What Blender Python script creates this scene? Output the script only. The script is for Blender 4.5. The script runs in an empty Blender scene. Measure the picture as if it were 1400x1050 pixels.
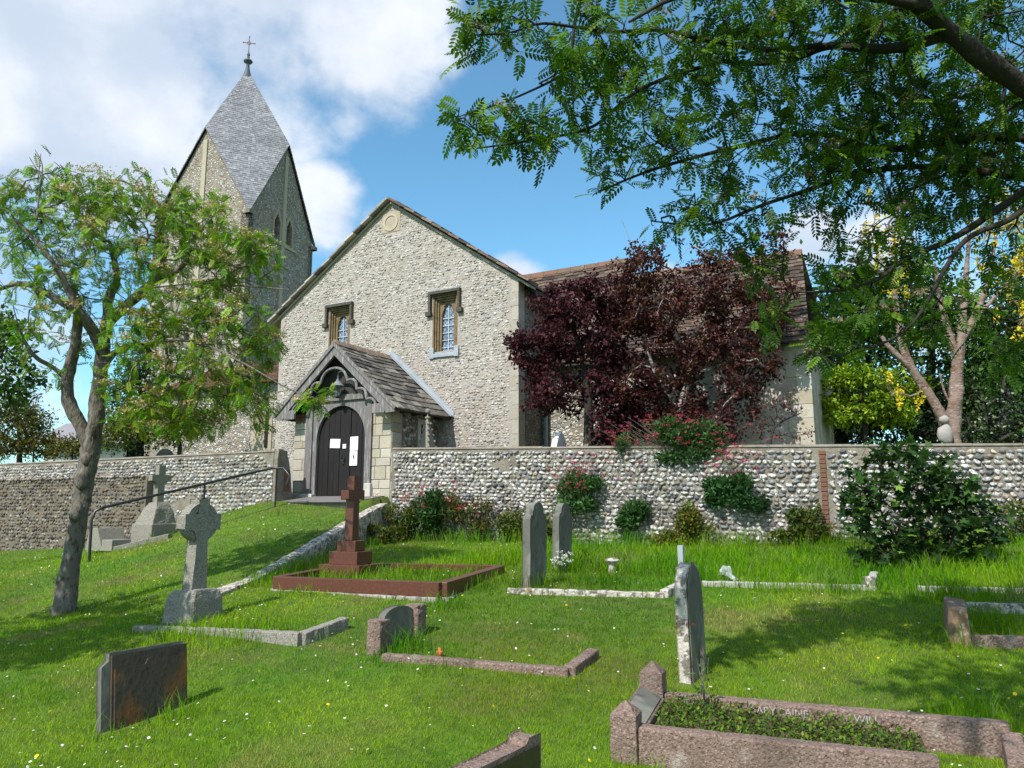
import bpy, math, random
import numpy as np
from mathutils import Vector, Matrix
from mathutils.geometry import tessellate_polygon
R = math.radians
rng = np.random.default_rng(7)
random.seed(5)
scene = bpy.context.scene
COL = scene.collection

# ---------------------------------------------------------------- camera
F_PX, PITCH, EYE = 1040.0, R(9.28), 1.6
cp, sp = math.cos(PITCH), math.sin(PITCH)
cam = bpy.data.cameras.new('camera'); cam_o = bpy.data.objects.new('camera', cam); COL.objects.link(cam_o)
cam.sensor_width = 36.0; cam.lens = 36.0 * F_PX / 1400.0
cam.clip_start = 0.05; cam.clip_end = 3000
cam_o.location = (0, 0, EYE); cam_o.rotation_euler = (R(90) + PITCH, 0, 0)
scene.camera = cam_o

def ray(px, py):
    dx = (px - 700) / F_PX; dy = (525 - py) / F_PX; d = cp - dy * sp
    return dx / d, (sp + dy * cp) / d
def at(px, py, Y):
    a, b = ray(px, py)
    return np.array([a * Y, Y, b * Y + EYE])
ANG = R(28.7)
E2 = np.array([math.cos(ANG), -math.sin(ANG)]); N2 = np.array([math.sin(ANG), math.cos(ANG)])
O2 = np.array([.147, 17.36])
def loc2w(x, y, z=0.0):
    p = O2 + x * E2 + y * N2
    return np.array([p[0], p[1], z])

# ---------------------------------------------------------------- light
SUN_EL, sun_h = R(47), np.array([-.60, -.80])      # the horizontal direction towards the sun
sl = bpy.data.lights.new('sun', 'SUN'); so = bpy.data.objects.new('sun', sl); COL.objects.link(so)
sl.energy = 5.0; sl.angle = R(0.53); sl.color = (1.0, .955, .88)
sdir = Vector((sun_h[0] * math.cos(SUN_EL), sun_h[1] * math.cos(SUN_EL), math.sin(SUN_EL)))
so.rotation_euler = sdir.to_track_quat('Z', 'Y').to_euler(); so.location = (0, 0, 30)
scene.view_settings.view_transform = 'Standard'; scene.view_settings.look = 'None'
scene.view_settings.gamma = 1.0; scene.view_settings.exposure = 0.27
scene.cycles.max_bounces = 6; scene.cycles.transparent_max_bounces = 8
scene.cycles.use_denoising = True

# sky with clouds
w = bpy.data.worlds.new("World"); scene.world = w; w.use_nodes = True
nt = w.node_tree; nt.nodes.clear()
def nd(t, typ, **kw):
    n = t.nodes.new(typ)
    for k, v in kw.items(): setattr(n, k, v)
    return n
def setin(n, **kw):
    for k, v in kw.items():
        n.inputs[k.replace('_', ' ')].default_value = v
def mathn(t, op, a, b=None, clamp=False):
    n = nd(t, 'ShaderNodeMath', operation=op); n.use_clamp = clamp
    for i, v in enumerate((a, b)):
        if v is None: continue
        if isinstance(v, (int, float)): n.inputs[i].default_value = v
        else: t.links.new(v, n.inputs[i])
    return n.outputs[0]
def mixc(t, fac, a, b, mode='MIX'):
    n = nd(t, 'ShaderNodeMix', data_type='RGBA', blend_type=mode)
    for s, v in ((0, fac), (6, a), (7, b)):
        if isinstance(v, (int, float)): n.inputs[s].default_value = v
        elif isinstance(v, (tuple, list)): n.inputs[s].default_value = tuple(v)[:3] + (1,)
        else: t.links.new(v, n.inputs[s])
    return n.outputs[2]
def ramp(t, val, lo, hi, a=0.0, b=1.0, smooth=True):
    n = nd(t, 'ShaderNodeMapRange'); n.interpolation_type = 'SMOOTHSTEP' if smooth else 'LINEAR'
    t.links.new(val, n.inputs[0])
    for i, v in zip((1, 2, 3, 4), (lo, hi, a, b)): n.inputs[i].default_value = v
    return n.outputs[0]
sky = nd(nt, 'ShaderNodeTexSky', sky_type='NISHITA'); sky.sun_disc = False
sky.sun_elevation = SUN_EL; sky.sun_rotation = math.atan2(sun_h[0], sun_h[1]); sky.altitude = 50
sky.air_density = 1.0; sky.dust_density = 0.6; sky.ozone_density = 2.0
tc = nd(nt, 'ShaderNodeTexCoord')
nrm = nd(nt, 'ShaderNodeVectorMath', operation='NORMALIZE'); nt.links.new(tc.outputs['Generated'], nrm.inputs[0])
wn = nd(nt, 'ShaderNodeTexNoise'); setin(wn, Scale=4.2, Detail=8.0, Roughness=.55, Distortion=.1)
mp = nd(nt, 'ShaderNodeMapping'); mp.inputs['Scale'].default_value = (1, 1, 1.3); nt.links.new(nrm.outputs[0], mp.inputs[0]); nt.links.new(mp.outputs[0], wn.inputs['Vector'])
wn2 = nd(nt, 'ShaderNodeTexNoise'); setin(wn2, Scale=14.0, Detail=7.0, Roughness=.6); nt.links.new(mp.outputs[0], wn2.inputs['Vector'])
def blob(px, py, rad, amp, soft=1.0):
    a, b = ray(px, py); d = Vector((a, 1, b)).normalized()
    dt = nd(nt, 'ShaderNodeVectorMath', operation='DISTANCE'); nt.links.new(nrm.outputs[0], dt.inputs[0]); dt.inputs[1].default_value = d
    return ramp(nt, dt.outputs['Value'], rad / F_PX, rad * (1 - soft) / F_PX, 0, amp)
def fill_cloud(d, rad, amp):
    d = Vector(d).normalized(); dt = nd(nt, 'ShaderNodeVectorMath', operation='DISTANCE'); nt.links.new(nrm.outputs[0], dt.inputs[0]); dt.inputs[1].default_value = d
    return ramp(nt, dt.outputs['Value'], rad, 0, 0, amp)
tot = None
for d_, rr_, am_ in (((0, -1, .4), .9, .7), ((-1, -.5, .4), .7, .6), ((1, -.5, .4), .8, .7), ((0, -.4, 1), .5, .5)):  # unseen clouds behind and overhead, added for neutral fill light
    o = fill_cloud(d_, rr_, am_); tot = o if tot is None else mathn(nt, 'MAXIMUM', tot, o)
for bl in ((60, 60, 420, .8), (130, 210, 260, .8), (330, 0, 300, .62), (500, 20, 230, .75), (380, 150, 200, .42), (480, 130, 130, .45), (60, 330, 260, .6), (0, 480, 260, .5), (200, 420, 160, .4),
           (-500, 300, 700, .5), (440, 285, 120, .62), (520, 315, 95, .52), (700, 380, 90, .6), (750, 400, 60, .45), (1110, 330, 95, .7), (1180, 350, 120, .6), (1300, 420, 150, .5), (910, 372, 40, .5),
           (2300, 100, 700, .5), (1800, -900, 500, .5)):
    o = blob(*bl); tot = o if tot is None else mathn(nt, 'MAXIMUM', tot, o)
lump = mathn(nt, 'ADD', mathn(nt, 'MULTIPLY', wn.outputs[0], .9), mathn(nt, 'MULTIPLY', wn2.outputs[0], .28))
dens = ramp(nt, mathn(nt, 'ADD', tot, lump), .86, 1.16)
shade = ramp(nt, wn.outputs[0], .38, .62)
ccol = mixc(nt, shade, (.56, .64, .76), (.84, .87, .93))
skyc = mixc(nt, 1.0, sky.outputs[0], (.122, .186, .185), 'MULTIPLY')
allc = mixc(nt, mathn(nt, 'MULTIPLY', dens, .93), skyc, ccol)
bg = nd(nt, 'ShaderNodeBackground'); bg.inputs[1].default_value = 1.0
nt.links.new(allc, bg.inputs[0]); wo = nd(nt, 'ShaderNodeOutputWorld'); nt.links.new(bg.outputs[0], wo.inputs[0])

# ---------------------------------------------------------------- materials
def newmat(name):
    m = bpy.data.materials.new(name); m.use_nodes = True; t = m.node_tree
    return m, t, t.nodes['Principled BSDF'], t.nodes['Material Output']
def tex(t, kind, scale, vec, detail=4.0, rough=.6, dist=0.0):
    if kind == 'v':
        n = nd(t, 'ShaderNodeTexVoronoi'); n.inputs['Scale'].default_value = scale; t.links.new(vec, n.inputs['Vector']); return n.outputs['Distance']
    n = nd(t, 'ShaderNodeTexNoise'); setin(n, Scale=scale, Detail=detail, Roughness=rough, Distortion=dist); t.links.new(vec, n.inputs['Vector']); return n.outputs[0]
def mat(name, base, rough=.85, layers=(), bump=(), attr=False, spec=.3, stretch=(1, 1, 1), metal=0.0, transl=0.0, world=False):
    """base colour (or the mesh's own 'col'), mixed with noise layers (kind, scale, colour, lo, hi, amount)"""
    m, t, p, out = newmat(name)
    tcn = nd(t, 'ShaderNodeTexCoord'); mpn = nd(t, 'ShaderNodeMapping'); mpn.inputs['Scale'].default_value = stretch
    t.links.new(tcn.outputs['Object'], mpn.inputs[0]); v = mpn.outputs[0]
    if attr:
        a = nd(t, 'ShaderNodeAttribute', attribute_name='col'); c = a.outputs['Color']
        if base is not None: c = mixc(t, 1.0, c, base, 'MULTIPLY')
    else: c = base
    for kind, sc, c2, lo, hi, amt in layers:
        f = mathn(t, 'MULTIPLY', ramp(t, tex(t, kind, sc, v), lo, hi), amt)
        c = mixc(t, f, c, c2)
    if isinstance(c, tuple): p.inputs['Base Color'].default_value = c + (1,)
    else: t.links.new(c, p.inputs['Base Color'])
    p.inputs['Roughness'].default_value = rough; p.inputs['Specular IOR Level'].default_value = spec; p.inputs['Metallic'].default_value = metal
    prev = None
    for kind, sc, strength, dist in bump:
        b = nd(t, 'ShaderNodeBump'); b.inputs['Strength'].default_value = strength; b.inputs['Distance'].default_value = dist
        t.links.new(tex(t, kind, sc, v), b.inputs['Height'])
        if prev is not None: t.links.new(prev, b.inputs['Normal'])
        prev = b.outputs[0]
    if prev is not None: t.links.new(prev, p.inputs['Normal'])
    if transl > 0:
        tr = nd(t, 'ShaderNodeBsdfTranslucent'); mx = nd(t, 'ShaderNodeMixShader'); mx.inputs[0].default_value = transl
        if isinstance(c, tuple): tr.inputs[0].default_value = c + (1,)
        else: t.links.new(mixc(t, 1.0, c, (1.25, 1.35, .7), 'MULTIPLY'), tr.inputs[0])
        t.links.new(p.outputs[0], mx.inputs[1]); t.links.new(tr.outputs[0], mx.inputs[2]); t.links.new(mx.outputs[0], out.inputs[0])
    return m
def flintmat(name, scale, mortar, cols, width=.06, bumpd=.02, stretch=(1, 1, 1.45), patch=None, scale_jit=True):
    """coursed flint rubble: irregular cells with mortar between, each cell of its own grey"""
    m, t, p, out = newmat(name)
    tcn = nd(t, 'ShaderNodeTexCoord'); mpn = nd(t, 'ShaderNodeMapping'); mpn.inputs['Scale'].default_value = stretch
    t.links.new(tcn.outputs['Object'], mpn.inputs[0])
    jn = nd(t, 'ShaderNodeTexNoise'); setin(jn, Scale=scale * .8, Detail=2.0); t.links.new(mpn.outputs[0], jn.inputs['Vector'])
    jj = nd(t, 'ShaderNodeVectorMath', operation='MULTIPLY_ADD'); t.links.new(jn.outputs['Color'], jj.inputs[0]); jj.inputs[1].default_value = (.6 / scale,) * 3; t.links.new(mpn.outputs[0], jj.inputs[2])
    v1 = nd(t, 'ShaderNodeTexVoronoi'); v1.inputs['Scale'].default_value = scale; t.links.new(jj.outputs[0], v1.inputs['Vector'])
    v2 = nd(t, 'ShaderNodeTexVoronoi', feature='DISTANCE_TO_EDGE'); v2.inputs['Scale'].default_value = scale; t.links.new(jj.outputs[0], v2.inputs['Vector'])
    sep = nd(t, 'ShaderNodeSeparateColor'); t.links.new(v1.outputs['Color'], sep.inputs[0])
    cr = nd(t, 'ShaderNodeValToRGB'); cr.color_ramp.interpolation = 'CONSTANT'
    el = cr.color_ramp.elements
    while len(el) > 1: el.remove(el[0])
    el[0].position = 0; el[0].color = cols[0][1] + (1,)
    for pos, c in cols[1:]: e = el.new(pos); e.color = c + (1,)
    t.links.new(sep.outputs[0], cr.inputs[0])
    nz = tex(t, 'n', scale * 3.5, mpn.outputs[0]); big = tex(t, 'n', .7, mpn.outputs[0]); mid = tex(t, 'n', 3.0, mpn.outputs[0])
    stone = mixc(t, ramp(t, nz, .35, .7), cr.outputs[0], mixc(t, .5, cr.outputs[0], (.55, .53, .5)))
    mort = mixc(t, ramp(t, mid, .35, .65), mortar, tuple(x * .78 for x in mortar))
    edge = mathn(t, 'ADD', v2.outputs['Distance'], mathn(t, 'MULTIPLY', mathn(t, 'SUBTRACT', nz, .5), .06))
    mask = ramp(t, edge, width * .6, width * 1.5)
    few = ramp(t, sep.outputs[1], .18, .2)
    mask = mathn(t, 'MULTIPLY', mask, few)
    c = mixc(t, mask, mort, stone)
    c = mixc(t, mathn(t, 'MULTIPLY', ramp(t, big, .42, .7), .45), c, mixc(t, 1.0, c, patch or (.72, .68, .6), 'MULTIPLY'))
    t.links.new(c, p.inputs['Base Color']); p.inputs['Roughness'].default_value = .8; p.inputs['Specular IOR Level'].default_value = .3
    b = nd(t, 'ShaderNodeBump'); b.inputs['Strength'].default_value = 1.0; b.inputs['Distance'].default_value = bumpd
    hgt = mathn(t, 'ADD', mathn(t, 'MULTIPLY', ramp(t, edge, 0, .25, smooth=False), mask), mathn(t, 'MULTIPLY', nz, .5))
    t.links.new(hgt, b.inputs['Height']); t.links.new(b.outputs[0], p.inputs['Normal'])
    return m

MT = {}
MT['flint'] = mat('flint', None, .55, [('n', 30, (.06, .062, .075), .5, .6, .8), ('n', 19, (.55, .53, .5), .6, .7, .5), ('n', 3.1, (.3, .24, .16), .55, .75, .5)], [('n', 40, .8, .015)], attr=True, spec=.5)
MT['flint_dark'] = mat('flint_dark', (.72, .64, .56), .7, [('n', 26, (.03, .03, .03), .5, .62, .8), ('n', 2, (.1, .07, .045), .45, .6, .6)], [('n', 40, .8, .015)], attr=True)  # darker, browner flint for the lower part of the left wall
MT['facade_flint'] = mat('facade_flint', None, .7, [('n', 30, (.13, .13, .13), .6, .7, .35), ('n', 1.3, (.35, .3, .22), .52, .75, .3)], [('n', 45, .5, .008)], attr=True)
MT['mortar'] = mat('mortar', (.235, .205, .165), .95, [('n', 2.2, (.15, .125, .095), .42, .68, .8), ('n', 14, (.34, .31, .265), .5, .7, .5), ('n', 70, (.14, .13, .11), .6, .75, .5)], [('n', 22, .8, .03), ('n', 90, .5, .01)])
MT['facade_mortar'] = mat('facade_mortar', (.37, .33, .295), .95, [('n', 1.1, (.29, .25, .205), .45, .7, .8), ('n', 2.6, (.34, .2, .1), .68, .76, .4), ('n', 6, (.48, .45, .41), .5, .7, .6), ('n', 60, (.22, .2, .16), .6, .72, .55)], [('n', 16, .8, .03), ('n', 60, .6, .012)])
FC = [(0, (.42, .39, .34)), (.3, (.24, .23, .22)), (.45, (.62, .6, .56)), (.7, (.12, .12, .13)), (.78, (.4, .34, .26)), (.92, (.7, .68, .65))]
MT['tower_flint'] = flintmat('tower_flint', 12, (.32, .26, .2), FC, width=.07, bumpd=.035, patch=(.8, .7, .55))
MT['side_flint'] = flintmat('side_flint', 10, (.28, .245, .19), FC, width=.07, bumpd=.025)
MT['render'] = mat('render', (.45, .375, .33), .95, [('n', 1.2, (.30, .23, .18), .5, .66, .8), ('n', 3.5, (.56, .53, .5), .48, .62, .8), ('n', 12, (.25, .21, .18), .56, .7, .7), ('n', 40, (.55, .52, .5), .55, .7, .4)], [('n', 9, .7, .03), ('n', 50, .4, .01)])
MT['ashlar'] = mat('ashlar', None, .9, [('n', 5, (.3, .25, .16), .52, .72, .55), ('n', 16, (.5, .47, .42), .5, .7, .4), ('n', 45, (.16, .15, .13), .62, .74, .5)], [('n', 25, .6, .012), ('n', 6, .5, .02)], attr=True)
MT['brownstone'] = mat('brownstone', (.19, .135, .075), .9, [('n', 6, (.1, .07, .035), .45, .65, .8), ('n', 22, (.33, .25, .15), .55, .7, .6)], [('n', 18, .7, .02)])
MT['hoodstone'] = mat('hoodstone', (.075, .065, .05), .9, [('n', 9, (.16, .14, .1), .5, .7, .6)], [('n', 20, .7, .015)])
MT['lead'] = mat('lead', (.33, .36, .39), .55, [('n', 5, (.24, .27, .31), .4, .7, .7)], [('n', 8, .3, .01)], spec=.5)
MT['slab'] = mat('slab', None, .9, [('n', 5, (.42, .38, .3), .58, .72, .55), ('n', 2.2, (.06, .05, .045), .52, .7, .5), ('v', 9, (.35, .34, .3), .22, .08, .5), ('n', 30, (.08, .075, .06), .58, .7, .5)], [('n', 20, .7, .02)], attr=True)
MT['slab_rust'] = mat('slab_rust', (.5, .39, .34), .9, [('n', 1.3, (.42, .17, .04), .66, .76, .6), ('n', 7, (.22, .2, .17), .58, .7, .5), ('n', 25, (.05, .04, .035), .5, .66, .6)], [('n', 20, .7, .02)], attr=True)
MT['shingle'] = mat('shingle', None, .75, [('n', .7, (.14, .14, .15), .52, .7, .5), ('n', 14, (.38, .38, .4), .52, .7, .3)], [('n', 30, .4, .01)], attr=True)
MT['oak'] = mat('oak', (.165, .15, .15), .85, [('n', 5, (.34, .32, .32), .48, .68, .8), ('n', 14, (.07, .062, .06), .55, .7, .8)], [('n', 22, .8, .01)], stretch=(4, 4, .5))
MT['oak_dark'] = mat('oak_dark', (.05, .045, .042), .9, [('n', 8, (.1, .09, .085), .5, .7, .7)], [('n', 14, .5, .01)], stretch=(3, 3, .5))
MT['door'] = mat('door', (.011, .009, .009), .7, [('n', 9, (.03, .025, .023), .52, .74, .7)], [('n', 16, .4, .006)], stretch=(5, 5, .5))
MT['iron'] = mat('iron', (.012, .012, .014), .38, (), (), spec=.6)
MT['window_bar'] = mat('window_bar', (.5, .55, .6), .6)
MT['paper'] = mat('paper', (.8, .8, .78), .7); MT['ink'] = mat('ink', (.05, .05, .06), .7)
MT['plastic_white'] = mat('plastic_white', (.42, .46, .45), .3, [('n', 14, (.7, .72, .72), .5, .6, .8)], spec=.5, transl=.4)
MT['terracotta'] = mat('terracotta', (.5, .14, .05), .8)
MT['brick'] = mat('brick', (.17, .08, .055), .9, [('n', 12, (.18, .07, .05), .45, .65, .7), ('n', 40, (.3, .25, .2), .6, .7, .6), ('n', 4, (.12, .1, .05), .5, .65, .6)], [('n', 30, .6, .01)])
MT['red_granite'] = mat('red_granite', (.105, .034, .022), .36, [('v', 75, (.2, .085, .06), .45, .15, .6), ('n', 60, (.05, .018, .014), .5, .65, .7), ('n', 3, (.2, .1, .075), .6, .8, .4)], [('n', 60, .12, .003)], spec=.5)
MT['concrete_plinth'] = mat('concrete_plinth', (.3, .27, .24), .95, [('n', 8, (.1, .09, .06), .45, .6, .9), ('n', 20, (.6, .57, .54), .58, .68, .6)], [('n', 20, .6, .01)])
MT['pink_granite'] = mat('pink_granite', (.215, .145, .118), .8, [('v', 60, (.37, .285, .25), .5, .15, .7), ('n', 55, (.09, .05, .04), .52, .64, .8), ('n', 5, (.4, .36, .31), .6, .75, .6), ('n', 2, (.1, .07, .055), .5, .7, .5)], [('n', 60, .9, .012), ('n', 15, .5, .02)])
MT['grey_granite'] = mat('grey_granite', (.25, .225, .19), .9, [('v', 65, (.42, .39, .35), .5, .15, .6), ('n', 60, (.07, .095, .08), .52, .64, .8), ('n', 4, (.22, .22, .15), .5, .7, .5)], [('n', 55, .9, .012), ('n', 14, .4, .02)])
MT['lichen_stone'] = mat('lichen_stone', (.46, .41, .36), .95, [('n', 11, (.12, .1, .075), .47, .56, .85), ('n', 24, (.66, .63, .58), .55, .64, .8), ('n', 6, (.4, .27, .1), .6, .7, .5)], [('n', 22, .9, .02), ('n', 80, .5, .006)])
MT['slate_stone'] = mat('slate_stone', (.13, .125, .105), .85, [('n', 4, (.23, .225, .19), .46, .62, .8), ('n', 2.2, (.2, .13, .06), .58, .72, .7), ('n', 14, (.05, .05, .045), .55, .7, .6), ('n', 9, (.36, .2, .07), .7, .78, .35)], [('n', 30, .35, .006)], stretch=(1, 1, .6))
MT['stained_stone'] = mat('stained_stone', (.075, .06, .045), .9, [('n', 4.5, (.21, .085, .02), .52, .68, .8), ('n', 9, (.12, .1, .08), .6, .72, .6), ('n', 30, (.02, .016, .012), .5, .7, .5)], [('n', 30, .5, .01)], stretch=(1, 1, .6))
MT['pale_stone'] = mat('pale_stone', (.38, .36, .32), .9, [('n', 7, (.3, .28, .24), .5, .65, .7), ('n', 25, (.2, .19, .16), .6, .7, .5)], [('n', 25, .5, .01)])
MT['white_marble'] = mat('white_marble', (.72, .71, .69), .6, [('n', 5, (.5, .49, .47), .5, .7, .5)], [('n', 25, .3, .006)])
MT['tarmac'] = mat('tarmac', (.17, .155, .15), .95, [('n', 3, (.22, .2, .19), .45, .65, .7), ('n', 90, (.1, .09, .085), .5, .62, .6)], [('n', 120, .6, .008)])
MT['far_slate'] = mat('far_slate', (.24, .22, .24), .8, [('n', 2, (.3, .28, .3), .4, .7, .7)], [('n', 3, .5, .05)], stretch=(1, 1, 6))
MT['far_wall'] = mat('far_wall', (.5, .48, .45), .9, [('n', 2, (.4, .38, .35), .4, .7, .7)])
MT['ground'] = mat('ground', (.08, .15, .012), .98, [('n', .9, (.1, .085, .03), .45, .65, .7), ('n', 7, (.045, .09, .01), .45, .6, .8), ('n', 40, (.14, .11, .06), .62, .72, .5)], [('n', 12, .6, .03), ('n', 60, .6, .01)])
MT['grass'] = mat('grass', None, .75, attr=True, transl=.32, spec=.1)
MT['petal'] = mat('petal', None, .6, attr=True, transl=.3)
MT['leaf'] = mat('leaf', None, .5, attr=True, transl=.34, spec=.25)
MT['leaf_matt'] = mat('leaf_matt', None, .6, attr=True, transl=.3, spec=.25)
MT['bark'] = mat('bark', (.15, .13, .11), .95, [('n', 10, (.27, .26, .23), .56, .68, .7), ('n', 22, (.05, .04, .032), .5, .64, .8), ('n', 3, (.18, .17, .1), .55, .7, .5)], [('n', 16, 1.0, .03), ('n', 50, .6, .01)], stretch=(1, 1, .45))
MT['bark_dark'] = mat('bark_dark', (.035, .03, .025), .95, [('n', 8, (.1, .09, .075), .54, .68, .6)], [('n', 16, .9, .03)], stretch=(1, 1, .5))
MT['bark_grey'] = mat('bark_grey', (.3, .28, .25), .9, [('n', 8, (.14, .12, .1), .5, .64, .75)], [('n', 16, .8, .02)])
MT['bark_pink'] = mat('bark_pink', (.23, .165, .135), .9, [('n', 4, (.13, .075, .05), .46, .62, .85), ('n', 13, (.42, .34, .3), .56, .68, .7)], [('n', 14, .9, .03)], stretch=(1, 1, 1.8))
MT['scar'] = mat('scar', (.33, .3, .28), .85, [('n', 9, (.28, .25, .23), .5, .65, .7)], [('n', 14, .7, .02)])

def glassmat():
    m, t, p, out = newmat('leaded_glass')
    tcn = nd(t, 'ShaderNodeTexCoord'); mpn = nd(t, 'ShaderNodeMapping'); mpn.inputs['Rotation'].default_value = (0, R(45), 0)
    t.links.new(tcn.outputs['Object'], mpn.inputs[0]); sx = nd(t, 'ShaderNodeSeparateXYZ'); t.links.new(mpn.outputs[0], sx.inputs[0])
    def ln(o): return ramp(t, mathn(t, 'ABSOLUTE', mathn(t, 'SUBTRACT', mathn(t, 'FRACT', mathn(t, 'MULTIPLY', o, 12.0)), .5)), .44, .40)
    f = mathn(t, 'MINIMUM', ln(sx.outputs[0]), ln(sx.outputs[2]))
    n = tex(t, 'n', 9, tcn.outputs['Object'])
    c = mixc(t, f, (.05, .055, .06), mixc(t, ramp(t, n, .35, .65), (.10, .15, .22), (.28, .36, .47)))
    t.links.new(c, p.inputs['Base Color']); p.inputs['Roughness'].default_value = .18; p.inputs['Specular IOR Level'].default_value = .6
    b = nd(t, 'ShaderNodeBump'); b.inputs['Distance'].default_value = .01; b.inputs['Strength'].default_value = .4; t.links.new(n, b.inputs['Height']); t.links.new(b.outputs[0], p.inputs['Normal'])
    return m
MT['glass'] = glassmat()

# ---------------------------------------------------------------- mesh helpers
class B:
    def __init__(s): s.v = []; s.n = 0; s.f = []; s.c = []
    def add(s, V, F, col=(.5, .5, .5)):
        V = np.asarray(V, float).reshape(-1, 3)
        s.v.append(V)
        if isinstance(F, np.ndarray): s.f.append(F.astype(np.int64) + s.n)
        else:
            by = {}
            for f in F: by.setdefault(len(f), []).append(f)
            for k in by: s.f.append(np.array(by[k], np.int64) + s.n)
        c = np.asarray(col, float)
        if c.ndim == 1: c = np.tile(c, (len(V), 1))
        s.c.append(c); s.n += len(V)
    def build(s, name, m, parent=None, smooth=False, bevel=0, rough=None, loc=None, rz=0):
        V = np.concatenate(s.v); C = np.concatenate(s.c)
        me = bpy.data.meshes.new(name)
        me.vertices.add(len(V)); me.vertices.foreach_set('co', V.astype(np.float32).ravel())
        idx = np.concatenate([f.ravel() for f in s.f]); tot = np.concatenate([np.full(len(f), f.shape[1]) for f in s.f])
        me.loops.add(len(idx)); me.loops.foreach_set('vertex_index', idx.astype(np.int32))
        me.polygons.add(len(tot)); st = np.concatenate([[0], np.cumsum(tot)[:-1]])
        me.polygons.foreach_set('loop_start', st.astype(np.int32))
        me.polygons.foreach_set('use_smooth', np.full(len(tot), smooth))
        a = me.color_attributes.new('col', 'FLOAT_COLOR', 'POINT')
        a.data.foreach_set('color', np.hstack([C, np.ones((len(C), 1))]).astype(np.float32).ravel())
        me.update(calc_edges=True)
        me.materials.append(MT[m] if isinstance(m, str) else m)
        o = bpy.data.objects.new(name, me); COL.objects.link(o)
        if parent is not None: o.parent = parent
        if loc is not None: o.location = loc; o.rotation_euler = (0, 0, rz)
        if bevel:
            md = o.modifiers.new('bevel', 'BEVEL'); md.width = bevel; md.segments = 2; md.limit_method = 'ANGLE'
        if rough:
            lv, st_, sc = rough
            md = o.modifiers.new('divide', 'SUBSURF'); md.subdivision_type = 'SIMPLE'; md.levels = md.render_levels = lv
            for k, (s1, s2) in enumerate(((st_, sc), (st_ * .5, sc * .3))):
                tx = bpy.data.textures.new('wear', 'CLOUDS'); tx.noise_scale = s2; tx.noise_depth = 2
                d = o.modifiers.new('wear', 'DISPLACE'); d.texture = tx; d.strength = s1; d.mid_level = .5; d.texture_coords = 'LOCAL'
        return o
    def box(s, x0, x1, y0, y1, z0, z1, col=(.5, .5, .5), seg=None):
        if seg:
            ax = int(np.argmax([x1 - x0, y1 - y0, z1 - z0])); L = [x1 - x0, y1 - y0, z1 - z0][ax]; n = max(1, int(round(L / seg)))
        else: ax, n = 2, 1
        lo = [x0, y0, z0]; hi = [x1, y1, z1]; o = [(ax + 1) % 3, (ax + 2) % 3]; V = []
        for i in range(n + 1):
            for a, b in ((0, 0), (1, 0), (1, 1), (0, 1)):
                p = [0, 0, 0]; p[ax] = lo[ax] + (hi[ax] - lo[ax]) * i / n; p[o[0]] = (lo, hi)[a][o[0]]; p[o[1]] = (lo, hi)[b][o[1]]; V.append(p)
        F = [[3, 2, 1, 0], [4 * n, 4 * n + 1, 4 * n + 2, 4 * n + 3]]
        for i in range(n):
            for k in range(4): F.append([4 * i + k, 4 * i + (k + 1) % 4, 4 * i + 4 + (k + 1) % 4, 4 * i + 4 + k])
        s.add(V, F, col)
    def prism(s, pts, a0, a1, axis='y', col=(.5, .5, .5), holes=()):
        """outline (u,z) extruded along y (or (y,z) along x, or (x,y) along z); holes optional"""
        def mk(u, v, a):
            return {'y': (u, a, v), 'x': (a, u, v), 'z': (u, v, a)}[axis]
        loops = [list(pts)] + [list(h) for h in holes]
        allp = [p for l in loops for p in l]; n = len(allp)
        V = [mk(p[0], p[1], a0) for p in allp] + [mk(p[0], p[1], a1) for p in allp]; F = []
        if holes:
            tris = tessellate_polygon([[Vector((p[0], p[1], 0)) for p in l] for l in loops])
            for t in tris: F.append(list(t)); F.append([i + n for i in t][::-1])
        else: F.append(list(range(n))); F.append([i + n for i in range(n)][::-1])
        k = 0
        for l in loops:
            m = len(l)
            for i in range(m): j = (i + 1) % m; F.append([k + i, k + j, k + j + n, k + i + n])
            k += m
        s.add(V, F, col)
    def xf(s, M):
        """move everything added so far"""
        M = np.array(M)
        s.v = [v @ M[:3, :3].T + M[:3, 3] for v in s.v]
        return s
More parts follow.
